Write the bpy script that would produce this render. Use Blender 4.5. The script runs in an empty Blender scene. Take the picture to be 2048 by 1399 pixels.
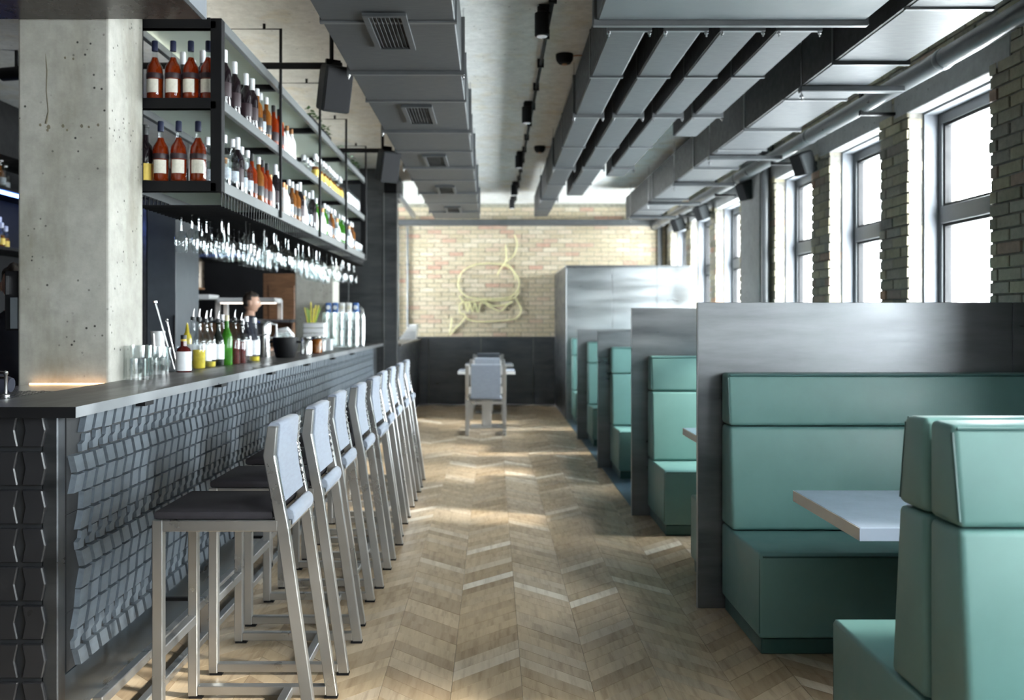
import bpy, bmesh, math, random
from mathutils import Vector, Matrix
random.seed(7)
SC = bpy.context.scene
COL = SC.collection
PI = math.pi

# ------------------------------------------------------------------ camera, sky, sun, exposure
cd = bpy.data.cameras.new('camera')
cam = bpy.data.objects.new('camera', cd); COL.objects.link(cam)
cam.location = (0, 0, 1.45); cam.rotation_euler = (PI/2, 0, 0)
cd.sensor_width = 36; cd.lens = 1850/2048*36
cd.shift_x = 39/2048; cd.shift_y = -59.5/2048
cd.clip_start = .05; cd.clip_end = 200
cd.dof.use_dof = True; cd.dof.focus_distance = 3.6; cd.dof.aperture_fstop = 2.4
SC.camera = cam

W = bpy.data.worlds.new('sky'); SC.world = W; W.use_nodes = True
bg = W.node_tree.nodes['Background']
bg.inputs['Color'].default_value = (.90, .96, 1.0, 1); bg.inputs['Strength'].default_value = 22.0

sd = bpy.data.lights.new('sun', 'SUN'); sun = bpy.data.objects.new('sun', sd); COL.objects.link(sun)
sd.energy = 5.0; sd.angle = math.radians(5.0); sd.color = (1, .95, .86)
sun.rotation_euler = Vector((-1, .30, -.56)).to_track_quat('-Z', 'Y').to_euler()

VS = SC.view_settings
VS.view_transform = 'Standard'; VS.look = 'None'; VS.gamma = 1; VS.use_curve_mapping = False
VS.exposure = 1.35
cy = SC.cycles
cy.max_bounces = 10; cy.diffuse_bounces = 6; cy.glossy_bounces = 4; cy.transmission_bounces = 6
cy.transparent_max_bounces = 40; cy.caustics_reflective = False; cy.caustics_refractive = False
cy.sample_clamp_indirect = 6.0

# windows of the long wall (y0, y1); the first five stand behind or beside the camera
WZ0, WZ1 = .95, 2.95
WIN = [(-5.2, -4.1), (-3.65, -2.55), (-2.1, -1.0), (-.55, .55), (1.6, 2.7),
       (5.58, 6.69), (7.17, 8.25), (8.71, 9.83), (11.23, 12.43), (12.78, 14.0), (14.34, 15.55)]
def portal(loc, rot, sx, sy):
    l = bpy.data.lights.new('window_portal', 'AREA'); l.shape = 'RECTANGLE'; l.size = sx; l.size_y = sy
    l.cycles.is_portal = True
    o = bpy.data.objects.new('window_portal', l); o.location = loc; o.rotation_euler = rot; COL.objects.link(o)
for a, b in WIN:
    portal((3.34, (a+b)/2, (WZ0+WZ1)/2), (0, PI/2, 0), WZ1-WZ0, b-a)
portal((-4.7, 14.3, 2.0), (0, -PI/2, 0), 2.0, 2.6)

# ------------------------------------------------------------------ helpers
ORIG = {}
class MB:
    def __init__(s): s.v = []; s.f = []; s.t = []
    def _add(s, vs, fs, tone=0.0):
        k = len(s.v); s.v += [tuple(p) for p in vs]
        for f in fs: s.f.append(tuple(i+k for i in f)); s.t.append(tone)
        return s
    def box(s, x0, x1, y0, y1, z0, z1, tone=0.0):
        return s._add([(x0,y0,z0),(x1,y0,z0),(x1,y1,z0),(x0,y1,z0),(x0,y0,z1),(x1,y0,z1),(x1,y1,z1),(x0,y1,z1)],
            [(0,3,2,1),(4,5,6,7),(0,1,5,4),(1,2,6,5),(2,3,7,6),(3,0,4,7)], tone)
    def bar(s, p, q, w, h, up=(0,0,1), tone=0.0):
        p, q = Vector(p), Vector(q); d = (q-p).normalized(); u = Vector(up)
        r = d.cross(u)
        if r.length < 1e-4: r = d.cross(Vector((0,1,0)))
        r.normalize(); u = r.cross(d).normalized()
        r *= w/2; u *= h/2
        return s._add([p-r-u, p+r-u, p+r+u, p-r+u, q-r-u, q+r-u, q+r+u, q-r+u],
            [(0,1,2,3),(7,6,5,4),(1,0,4,5),(2,1,5,6),(3,2,6,7),(0,3,7,4)], tone)
    def prism(s, poly, axis, a0, a1, tone=0.0):
        n = len(poly)
        def pt(p, a):
            return (a, p[0], p[1]) if axis == 'x' else ((p[0], a, p[1]) if axis == 'y' else (p[0], p[1], a))
        vs = [pt(p, a0) for p in poly] + [pt(p, a1) for p in poly]
        fs = [tuple(range(n)), tuple(range(2*n-1, n-1, -1))]
        for i in range(n):
            j = (i+1) % n; fs.append((j, i, i+n, j+n))
        return s._add(vs, fs, tone)
    def tube(s, pts, r, n=8, closed=False, tone=0.0):
        P = [Vector(p) for p in pts]; m = len(P)
        rs = r if isinstance(r, (list, tuple)) else [r]*m
        T = []
        for i in range(m):
            a = P[(i-1) % m] if (closed or i > 0) else P[i]; b = P[(i+1) % m] if (closed or i < m-1) else P[i]
            t = (b-a); T.append(t.normalized() if t.length > 1e-9 else Vector((0,0,1)))
        u = T[0].cross(Vector((0,0,1)))
        if u.length < .05: u = T[0].cross(Vector((0,1,0)))
        u.normalize(); vs = []
        for i in range(m):
            u = u - T[i]*u.dot(T[i])
            if u.length < 1e-6: u = T[i].orthogonal()
            u.normalize(); w = T[i].cross(u)
            for k in range(n):
                a = 2*PI*k/n; vs.append(P[i]+(u*math.cos(a)+w*math.sin(a))*rs[i])
        fs = []
        for i in range(m if closed else m-1):
            for k in range(n):
                a = i*n+k; b = i*n+(k+1) % n; c = ((i+1) % m)*n; fs.append((a, b, c+(k+1) % n, c+k))
        if not closed: fs += [tuple(range(n-1, -1, -1)), tuple(range((m-1)*n, m*n))]
        return s._add(vs, fs, tone)
    def lathe(s, prof, c=(0,0,0), n=14, tone=0.0, caps=True):
        vs = []; fs = []; m = len(prof)
        for r, z in prof:
            for k in range(n):
                a = 2*PI*k/n; vs.append((c[0]+r*math.cos(a), c[1]+r*math.sin(a), c[2]+z))
        for i in range(m-1):
            for k in range(n):
                a = i*n+k; b = i*n+(k+1) % n; fs.append((a, b, b+n, a+n))
        if caps: fs += [tuple(range(n-1, -1, -1)), tuple(range((m-1)*n, m*n))]
        return s._add(vs, fs, tone)
    def mesh(s, name, m, bevel=0, seg=1, smooth=False, org=None):
        me = bpy.data.meshes.new(name)
        vs = s.v if org is None else [(p[0]-org[0], p[1]-org[1], p[2]-org[2]) for p in s.v]
        me.from_pydata(vs, [], s.f)
        if any(s.t):
            at = me.attributes.new('tone', 'FLOAT', 'FACE'); at.data.foreach_set('value', s.t)
        bm = bmesh.new(); bm.from_mesh(me)
        bmesh.ops.recalc_face_normals(bm, faces=bm.faces)
        if bevel:
            es = [e for e in bm.edges if len(e.link_faces) == 2 and e.calc_face_angle(0) > .5]
            bmesh.ops.bevel(bm, geom=es, offset=bevel, segments=seg, profile=.5, affect='EDGES', clamp_overlap=True)
        bm.to_mesh(me); bm.free()
        if m: me.materials.append(m)
        if smooth:
            me.shade_smooth()
            try: me.set_sharp_from_angle(angle=math.radians(38))
            except Exception: pass
        return me
    def build(s, name, m, parent=None, bevel=0, seg=1, smooth=False, kind=None, label=None):
        org = ORIG.get(parent.name) if parent else None
        o = link(name, s.mesh(name, m, bevel, seg, smooth, org), parent)
        if org is not None: ORIG[o.name] = org
        if kind: o['kind'] = kind
        if label: o['label'] = label(p) if callable(label) else label
        return o
def link(name, data, parent=None, loc=None, rz=0):
    o = bpy.data.objects.new(name, data); COL.objects.link(o)
    if parent: o.parent = parent
    if loc is not None: o.location = loc
    if rz: o.rotation_euler = (0, 0, rz)
    return o
def tag(o, label, cat, group=None):
    o['label'] = label; o['category'] = cat
    if group: o['group'] = group
    return o
def thing(name, label, cat, loc=(0,0,0), group=None, rz=0, world=False):
    o = link(name, None, None, loc, rz); o.empty_display_size = .1
    tag(o, label, cat, group)
    if world: ORIG[o.name] = tuple(loc)
    return o
KIDS = {}
def dup(root, loc=None, rz=None, label=None, group=None):
    def cp(o, par):
        c = o.copy(); COL.objects.link(c)
        if par: c.parent = par
        for ch in list(o.children): cp(ch, c)
        return c
    r = cp(root, None)
    if loc is not None: r.location = loc
    if rz is not None: r.rotation_euler = (0, 0, rz)
    if label: r['label'] = label
    if group: r['group'] = group
    return r
def struct(o): o['kind'] = 'structure'; return o

# ------------------------------------------------------------------ materials
def newmat(name):
    m = bpy.data.materials.new(name); m.use_nodes = True
    nt = m.node_tree; b = nt.nodes['Principled BSDF']; return m, nt, b
def setp(b, base=None, rough=None, metal=None, spec=None, trans=None, coat=None, sheen=None, emit=None, es=0):
    if base: b.inputs['Base Color'].default_value = (*base, 1)
    if rough is not None: b.inputs['Roughness'].default_value = rough
    if metal is not None: b.inputs['Metallic'].default_value = metal
    if spec is not None: b.inputs['Specular IOR Level'].default_value = spec
    if trans is not None: b.inputs['Transmission Weight'].default_value = trans
    if coat is not None: b.inputs['Coat Weight'].default_value = coat
    if sheen is not None: b.inputs['Sheen Weight'].default_value = sheen
    if emit: b.inputs['Emission Color'].default_value = (*emit, 1); b.inputs['Emission Strength'].default_value = es
def coords(nt, scale=(1,1,1), rot=(0,0,0), kind='pos'):
    mp = nt.nodes.new('ShaderNodeMapping'); mp.inputs['Scale'].default_value = scale; mp.inputs['Rotation'].default_value = rot
    if kind == 'pos':
        g = nt.nodes.new('ShaderNodeNewGeometry'); nt.links.new(g.outputs['Position'], mp.inputs['Vector'])
    else:
        g = nt.nodes.new('ShaderNodeTexCoord'); nt.links.new(g.outputs['Object'], mp.inputs['Vector'])
    return mp.outputs['Vector']
def noise(nt, vec, scale=5, detail=4, rough=.6, w=None):
    n = nt.nodes.new('ShaderNodeTexNoise')
    if w is not None: n.noise_dimensions = '4D'; nt.links.new(w, n.inputs['W'])
    n.inputs['Scale'].default_value = scale; n.inputs['Detail'].default_value = detail; n.inputs['Roughness'].default_value = rough
    nt.links.new(vec, n.inputs['Vector']); return n.outputs['Fac']
def ramp(nt, fac, stops):
    r = nt.nodes.new('ShaderNodeValToRGB'); cr = r.color_ramp
    while len(cr.elements) < len(stops): cr.elements.new(.5)
    for e, (p, c) in zip(cr.elements, stops): e.position = p; e.color = (*c, 1)
    nt.links.new(fac, r.inputs['Fac']); return r.outputs['Color']
def mixc(nt, fac, a, b, mode='MIX'):
    m = nt.nodes.new('ShaderNodeMix'); m.data_type = 'RGBA'; m.blend_type = mode
    for sk, v in ((m.inputs[0], fac), (m.inputs[6], a), (m.inputs[7], b)):
        if isinstance(v, (int, float)): sk.default_value = v
        elif isinstance(v, tuple): sk.default_value = (*v, 1)
        else: nt.links.new(v, sk)
    return m.outputs[2]
def math_(nt, op, a, b=0.0):
    m = nt.nodes.new('ShaderNodeMath'); m.operation = op
    for i, v in enumerate((a, b)):
        if isinstance(v, (int, float)): m.inputs[i].default_value = v
        else: nt.links.new(v, m.inputs[i])
    return m.outputs[0]
def bump(nt, b, h, strength=.3, dist=.01):
    n = nt.nodes.new('ShaderNodeBump'); n.inputs['Strength'].default_value = strength; n.inputs['Distance'].default_value = dist
    nt.links.new(h, n.inputs['Height']); nt.links.new(n.outputs['Normal'], b.inputs['Normal'])
def tone(nt):
    a = nt.nodes.new('ShaderNodeAttribute'); a.attribute_name = 'tone'
    o = nt.nodes.new('ShaderNodeObjectInfo')
    return math_(nt, 'FRACT', math_(nt, 'ADD', a.outputs['Fac'], o.outputs['Random']))
def plain(name, base, rough=.5, metal=0, var=.12, scale=8, spec=.5, coat=None, sheen=None, stretch=(1,1,1), bmp=0):
    m, nt, b = newmat(name); setp(b, base, rough, metal, spec, coat=coat, sheen=sheen)
    v = coords(nt, stretch, kind='obj'); f = noise(nt, v, scale)
    lo = tuple(c*(1-var) for c in base); hi = tuple(min(1, c*(1+var)) for c in base)
    nt.links.new(ramp(nt, f, [(.3, lo), (.7, hi)]), b.inputs['Base Color'])
    nt.links.new(ramp(nt, f, [(.3, (max(0,rough*.85),)*3), (.7, (min(1,rough*1.15),)*3)]), b.inputs['Roughness'])
    if bmp: bump(nt, b, f, bmp, .004)
    return m
def concrete(name, a, c, stain, amt=.5, pit=.35, ps=16, gate_=.48):
    m, nt, b = newmat(name); setp(b, a, .82, 0, .3)
    v = coords(nt)
    f1 = noise(nt, v, 1.6, 6, .62); f2 = noise(nt, v, 14, 5, .7); f3 = noise(nt, coords(nt, (1,1,.25)), 3.1, 5)
    col = ramp(nt, f1, [(.32, a), (.68, c)])
    col = mixc(nt, ramp(nt, f3, [(.52, (0,)*3), (.75, (amt,)*3)]), col, stain)
    col = mixc(nt, .32, col, ramp(nt, f2, [(.3, (.3,)*3), (.7, (1,)*3)]), 'MULTIPLY')
    pits = nt.nodes.new('ShaderNodeTexVoronoi'); pits.inputs['Scale'].default_value = ps; nt.links.new(v, pits.inputs['Vector'])
    pf = ramp(nt, pits.outputs['Distance'], [(.09, (pit,)*3), (.17, (1,)*3)])
    gate = ramp(nt, noise(nt, v, 4.3, 3), [(gate_, (1,)*3), (gate_+.1, (0,)*3)])
    pf2 = mixc(nt, gate, pf, (1., 1., 1.))
    col = mixc(nt, 1.0, col, pf2, 'MULTIPLY')
    nt.links.new(col, b.inputs['Base Color']); bump(nt, b, mixc(nt, .5, f2, pf2), .35, .006)
    return m
def brushed(name, a, c, rough=.32, stretch=(1,1,6), scale=2.2, metal=.9):
    m, nt, b = newmat(name); setp(b, a, rough, metal, .5)
    f = noise(nt, coords(nt, stretch), scale, 6, .62); f2 = noise(nt, coords(nt), 1.3, 4)
    col = ramp(nt, f, [(.3, a), (.7, c)]); col = mixc(nt, ramp(nt, f2, [(.35, (0,)*3), (.7, (.5,)*3)]), col, c)
    nt.links.new(col, b.inputs['Base Color'])
    nt.links.new(ramp(nt, f, [(.3, (rough*.75,)*3), (.7, (rough*1.35,)*3)]), b.inputs['Roughness'])
    return m
def brickmat(name, stops):
    m, nt, b = newmat(name); setp(b, (.5,.4,.3), .85, 0, .3)
    t = tone(nt); col = ramp(nt, t, stops); nt.nodes[-1].color_ramp.interpolation = 'CONSTANT' if False else 'LINEAR'
    v = coords(nt); f = noise(nt, v, 22, 5, .7)
    col = mixc(nt, .45, col, ramp(nt, f, [(.3, (.45,)*3), (.7, (1.15,)*3)]), 'MULTIPLY')
    nt.links.new(col, b.inputs['Base Color']); bump(nt, b, f, .6, .006); return m
def woodmat(name, ang):
    m, nt, b = newmat(name); setp(b, (.5,.4,.3), .33, 0, .5)
    b.inputs['Anisotropic'].default_value = .75
    tg = nt.nodes.new('ShaderNodeCombineXYZ'); tg.inputs[0].default_value = .7071; tg.inputs[1].default_value = .7071 if ang > 0 else -.7071
    nt.links.new(tg.outputs[0], b.inputs['Tangent'])
    t = tone(nt)
    v = coords(nt, (14, 1.3, 14), (0, 0, ang))
    w = math_(nt, 'MULTIPLY', t, 37.0)
    g = noise(nt, v, 2.2, 6, .62, w); g2 = noise(nt, v, .7, 3, .5, w)
    base = ramp(nt, t, [(0, (.335,.245,.155)), (.3, (.42,.32,.205)), (.55, (.50,.39,.265)), (.8, (.41,.325,.23)), (.92, (.57,.48,.37)), (1, (.74,.68,.59))])
    col = mixc(nt, .55, base, ramp(nt, g, [(.34, (.50,.42,.35)), (.5, (.95,.93,.9)), (.7, (1.1,1.1,1.1))]), 'MULTIPLY')
    col = mixc(nt, .35, col, ramp(nt, g2, [(.35, (.65,.6,.52)), (.65, (1.1,1.08,1.05))]), 'MULTIPLY')
    nt.links.new(col, b.inputs['Base Color'])
    nt.links.new(ramp(nt, g, [(.3, (.46,)*3), (.7, (.30,)*3)]), b.inputs['Roughness'])
    bump(nt, b, g, .25, .002); return m
def thin_glass(name, tint=(.97,.98,.98), lo=.05, hi=.75, rough=.02):
    m = bpy.data.materials.new(name); m.use_nodes = True; nt = m.node_tree; nt.nodes.clear()
    o = nt.nodes.new('ShaderNodeOutputMaterial'); mx = nt.nodes.new('ShaderNodeMixShader')
    tr = nt.nodes.new('ShaderNodeBsdfTransparent'); tr.inputs['Color'].default_value = (*tint, 1)
    gl = nt.nodes.new('ShaderNodeBsdfGlossy'); gl.inputs['Roughness'].default_value = rough
    lw = nt.nodes.new('ShaderNodeLayerWeight'); lw.inputs['Blend'].default_value = .35
    f = ramp(nt, lw.outputs['Facing'], [(0, (lo,)*3), (.6, (lo*2,)*3), (1, (hi,)*3)])
    nt.links.new(f, mx.inputs[0]); nt.links.new(tr.outputs[0], mx.inputs[1]); nt.links.new(gl.outputs[0], mx.inputs[2])
    nt.links.new(mx.outputs[0], o.inputs['Surface']); return m
def liquid(name, c, tl=.5):
    m = bpy.data.materials.new(name); m.use_nodes = True; nt = m.node_tree; nt.nodes.clear()
    o = nt.nodes.new('ShaderNodeOutputMaterial'); a = nt.nodes.new('ShaderNodeMixShader'); a.inputs[0].default_value = tl
    p = nt.nodes.new('ShaderNodeBsdfPrincipled'); setp(p, c, .06, 0, .6)
    v = coords(nt, kind='obj'); nt.links.new(ramp(nt, noise(nt, v, 30, 2), [(.3, tuple(x*.7 for x in c)), (.7, c)]), p.inputs['Base Color'])
    t = nt.nodes.new('ShaderNodeBsdfTransparent'); t.inputs['Color'].default_value = (*tuple(min(1, x*1.3+.02) for x in c), 1)
    nt.links.new(p.outputs[0], a.inputs[1]); nt.links.new(t.outputs[0], a.inputs[2]); nt.links.new(a.outputs[0], o.inputs['Surface']); return m
def emis(name, c, s):
    m, nt, b = newmat(name); setp(b, (.02,.02,.02), .5, emit=c, es=s); return m

M = {}
M['ceil'] = concrete('ceiling_concrete', (.86,.86,.84), (.93,.93,.91), (.74,.62,.40), .5, .6)
M['pillar'] = concrete('pillar_concrete', (.36,.345,.30), (.475,.46,.415), (.22,.195,.145), .85, .12, 24, .47)
M['stain'] = plain('concrete_stain', (.16,.14,.10), .9, var=.3)
M['lintel'] = concrete('lintel_concrete', (.25,.25,.25), (.33,.33,.33), (.22,.22,.2), .3, .5)
M['plaster'] = plain('grey_plaster', (.17,.18,.20), .75)
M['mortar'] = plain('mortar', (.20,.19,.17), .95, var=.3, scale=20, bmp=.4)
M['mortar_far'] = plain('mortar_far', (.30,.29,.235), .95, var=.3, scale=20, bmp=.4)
M['brick'] = brickmat('brick_yellow_grey_shaded', [(0,(.20,.182,.142)),(.25,(.31,.275,.19)),(.5,(.24,.22,.19)),(.7,(.36,.32,.22)),(.9,(.21,.197,.18)),(1,(.33,.20,.13))])  # same brick as the far wall, its weaker light put into the colour
M['brick_far'] = brickmat('brick_cream_pink_lit', [(0,(.50,.42,.29)),(.3,(.58,.50,.36)),(.55,(.53,.44,.32)),(.78,(.65,.58,.45)),(.9,(.56,.44,.33)),(1,(.52,.33,.25))])  # same brick as the window wall, lightened for the brighter light here
M['wood_a'] = woodmat('chevron_oak_a', PI/4); M['wood_b'] = woodmat('chevron_oak_b', -PI/4)
M['joint'] = plain('floor_joint', (.05,.04,.03), .9)
M['steel'] = brushed('dark_hot_rolled_steel', (.10,.106,.114), (.25,.256,.268), .33, (.6,1,4), 1.6)
M['steel_glare'] = brushed('glare_steel_cladding', (.22,.23,.24), (.32,.33,.34), .36, (.6,1,4), 1.6)  # same steel as the partitions, lightened to paint in window glare
M['steel_wall'] = brushed('dark_steel_cladding', (.055,.06,.066), (.13,.137,.147), .36, (.8,1,4))
M['steel_counter'] = brushed('bar_top_steel', (.095,.088,.082), (.125,.118,.11), .36, (3,.6,1), 1.5, .6)
M['edge'] = brushed('counter_edge_steel', (.24,.25,.265), (.36,.37,.38), .36, (1,1,1))
M['stool'] = brushed('raw_welded_steel', (.40,.397,.39), (.50,.497,.49), .30, (1,1,1), 2.5)
M['inox'] = brushed('stainless_steel', (.55,.55,.55), (.75,.75,.75), .2, (3,3,3), 5, 1)
M['black'] = plain('black_powder_coat', (.0045,.0045,.0055), .6, spec=.25)
M['greyframe'] = plain('grey_painted_steel', (.12,.125,.13), .4, metal=.4)
M['duct'] = plain('grey_duct_foil', (.045,.049,.053), .5, metal=.25, var=.16, scale=26, stretch=(.4,4,1), bmp=.25)
M['ductleft'] = plain('dark_grey_duct_foil', (.052,.056,.060), .5, metal=.25, var=.2, scale=26, stretch=(.4,4,1), bmp=.25)
M['ductside'] = plain('duct_side_shade', (.016,.016,.018), .6, var=.2, scale=20)  # shade on the narrow ducts' sides, put into a near-black colour
M['ductdark'] = plain('black_duct_sheet', (.016,.016,.017), .6, var=.2, scale=20, bmp=.2)
M['plenum'] = plain('grey_plenum_sheet', (.10,.113,.122), .5, metal=.2)
M['shelfrail'] = plain('grey_shelf_rail', (.15,.158,.16), .45, metal=.2)
M['pipe'] = plain('grey_pipe_paint', (.09,.095,.10), .32, metal=.3)
M['rubber'] = plain('tyre_rubber', (.105,.125,.148), .40, var=.22, scale=30, spec=.6)
M['rubber_base'] = plain('tyre_groove_rubber', (.012,.013,.015), .6)
M['rubber_end'] = plain('black_tyre_rubber', (.018,.018,.020), .32, spec=.5)
M['kick'] = brushed('blue_steel_kick', (.055,.078,.105), (.10,.135,.175), .3, (1,.5,4))
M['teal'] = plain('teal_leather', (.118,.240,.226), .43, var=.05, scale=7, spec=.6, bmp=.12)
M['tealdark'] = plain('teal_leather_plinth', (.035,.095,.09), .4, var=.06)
M['tabletop'] = plain('grey_blue_tabletop', (.25,.30,.385), .22, var=.03)
M['tableedge'] = plain('tabletop_edge_band', (.58,.56,.52), .4, var=.05)
M['fabric'] = plain('grey_blue_canvas', (.25,.28,.34), .9, var=.12, scale=18, sheen=.2, stretch=(1,1,5))
M['seat'] = plain('dark_seat_canvas', (.032,.029,.034), .85, var=.3, scale=6, spec=.2)
M['lace'] = plain('silver_lacing', (.75,.75,.76), .35, metal=.6)
M['glass'] = thin_glass('clear_glass', (.95,.97,.97), .06, .8); M['pane'] = thin_glass('window_glass', (.97,.985,.98), .04, .5, .0)
M['cutglass'] = thin_glass('cut_crystal', (.93,.955,.955), .12, .8, .05); M['cutwall'] = thin_glass('cut_crystal_wall', (.90,.93,.93), .30, .9, .08)
M['frost'] = plain('frosted_shelf_glass', (.72,.77,.74), .35, var=.05, spec=.4)
_nt = M['frost'].node_tree; _mx = _nt.nodes.new('ShaderNodeMixShader'); _tl = _nt.nodes.new('ShaderNodeBsdfTranslucent'); _tl.inputs['Color'].default_value = (.80, .86, .82, 1)
_mx.inputs[0].default_value = .6
_nt.links.new(_nt.nodes['Principled BSDF'].outputs[0], _mx.inputs[1]); _nt.links.new(_tl.outputs[0], _mx.inputs[2]); _nt.links.new(_mx.outputs[0], _nt.nodes['Material Output'].inputs['Surface'])
M['orange'] = liquid('orange_aperitif', (.40,.050,.008), .5); M['amber'] = liquid('amber_spirit', (.36,.13,.025), .4)
M['darkwine'] = plain('dark_wine_glass', (.012,.008,.010), .06, var=.1, spec=.7)
M['greenglass'] = liquid('green_bottle_glass', (.08,.32,.03), .5); M['blackglass'] = plain('black_green_glass', (.010,.014,.010), .05, spec=.7)
M['juice'] = liquid('yellow_juice', (.75,.60,.06), .1); M['redwine'] = liquid('dark_red_syrup', (.10,.012,.010), .15)
M['label'] = plain('cream_paper_label', (.72,.68,.58), .6, var=.12, scale=40); M['whitelabel'] = plain('white_paper_label', (.78,.80,.82), .6, var=.06, scale=40)
M['yellowlabel'] = plain('yellow_label', (.72,.52,.10), .6); M['greylabel'] = plain('grey_blue_label', (.34,.38,.42), .6, var=.3, scale=60); M['darkband'] = plain('dark_band_label', (.03,.015,.02), .5)
M['navy'] = plain('navy_cap', (.010,.014,.045), .5); M['whitecap'] = plain('white_capsule', (.74,.74,.77), .45, var=.1, scale=50)
M['blackcap'] = plain('black_cap', (.015,.015,.016), .4); M['cork'] = plain('pale_cork_cap', (.70,.62,.42), .7)
M['white'] = plain('white_enamel', (.80,.80,.80), .3, var=.04); M['bluelabel'] = plain('blue_badge', (.06,.14,.36), .3)
M['straw'] = plain('yellow_straw', (.75,.62,.05), .45); M['strawg'] = plain('green_straw', (.35,.55,.08), .45)
M['brown'] = plain('brown_lacquer', (.030,.020,.017), .28, var=.1, spec=.35)
M['warmwood'] = plain('warm_wood', (.22,.11,.055), .5, var=.3, scale=6, stretch=(1,1,6))
M['kitchen'] = plain('kitchen_dark_wall', (.026,.026,.028), .85, spec=.15); M['fridge'] = plain('grey_cabinet_paint', (.085,.095,.105), .45)
M['speaker'] = plain('dark_speaker_case', (.028,.031,.033), .7, spec=.2)
M['copper'] = plain('copper_rim', (.55,.28,.14), .3, metal=.9)
M['neon'] = plain('pale_yellow_unlit_neon_tube', (.70,.67,.38), .25, var=.05)
M['bronze'] = plain('bronze_shade', (.05,.035,.022), .3, metal=.6)
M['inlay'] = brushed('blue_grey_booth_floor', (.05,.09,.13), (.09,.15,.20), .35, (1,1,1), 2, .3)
M['skin'] = plain('skin', (.55,.33,.24), .5, var=.06); M['hair'] = plain('dark_brown_hair', (.022,.014,.010), .6, var=.3, scale=60)
M['shirt'] = plain('navy_black_shirt', (.012,.014,.026), .85); M['trouser'] = plain('black_trousers', (.012,.012,.013), .85)
M['plant'] = plain('dark_green_leaf', (.035,.08,.02), .6, var=.4); M['plantp'] = plain('pale_green_leaf', (.25,.40,.28), .6, var=.2)
M['led_blue'] = emis('blue_led_strip', (.12,.25,1), 6); M['led_warm'] = emis('warm_led_strip', (1,.55,.22), 14)
M['led_dim'] = emis('dim_warm_led_strip', (1,.55,.22), 3)
M['led_fill'] = emis('warm_white_fill_strip', (1,.91,.78), 6)
M['lampwarm'] = emis('warm_bulb', (1,.62,.3), 25); M['passlight'] = emis('pass_light_diffuser', (1,.86,.72), 2.2)

# ------------------------------------------------------------------ room shell
CZ = 3.46
XR, XL, YF, YB = 3.0, -4.6, 15.95, -6.1
fl = MB().box(XL-.2, 3.4, YB-.2, 16.2, -.10, -.012).build('floor', M['joint']); struct(fl)
PW, PP, GAP = .278, .105, .0014
SEAM0 = .117
def plank_poly(dirn):
    # parallelogram with its left lower corner at 0,0; rises (dirn=1) or falls along x
    g = GAP/2; w = PW; s = w*dirn
    return [(g, g), (w-g, g+s), (w-g, PP-g+s), (g, PP-g)]
pm = {}
for dirn, k in ((1, 'a'), (-1, 'b')):
    pm[dirn] = MB().prism(plank_poly(dirn), 'z', -.012, 0).mesh('plank', M['wood_'+k])
cand = []
kmin = int(math.floor((-2.2-SEAM0)/PW)); kmax = int(math.ceil((XR-SEAM0)/PW))
field = {1: MB(), -1: MB()}
for k in range(kmin, kmax):
    x = SEAM0+k*PW; dirn = -1 if k % 2 == 0 else 1
    off = 0 if dirn == -1 else -PW
    n0 = int(1.2/PP); n1 = int(15.9/PP)
    for j in range(n0, n1):
        y = j*PP+off
        yc = y+.5*PP+.5*PW*dirn; xc = x+PW/2
        if yc < 1.3 or yc > 15.7: continue
        px = 985+1850*xc/yc; py = 640+2682/yc
        vis = (0 < px < 2048 and py < 1430 and xc > -1.30 and (xc < 1.02 or (yc < 6.8 and xc < 1.7)))
        cand.append((0 if vis else 1, yc, x, y, dirn))
cand.sort()
for i, (v, yc, x, y, dirn) in enumerate(cand):
    if i < 300:
        o = link('plank', pm[dirn], fl, (x, y, random.uniform(-.0006, .0004)))
    else:
        z = random.uniform(-.0006, .0004)
        field[dirn].prism([(p[0]+x, p[1]+y) for p in plank_poly(dirn)], 'z', -.012, z, random.random()*.98+.01)
field[1].build('plank_field', M['wood_a'], fl, kind='stuff'); field[-1].build('plank_field', M['wood_b'], fl, kind='stuff')
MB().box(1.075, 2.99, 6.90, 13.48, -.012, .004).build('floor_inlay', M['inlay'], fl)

ce = MB().box(XL-.2, 3.4, YB-.2, 16.2, CZ, CZ+.2).build('ceiling', M['ceil']); struct(ce)

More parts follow.
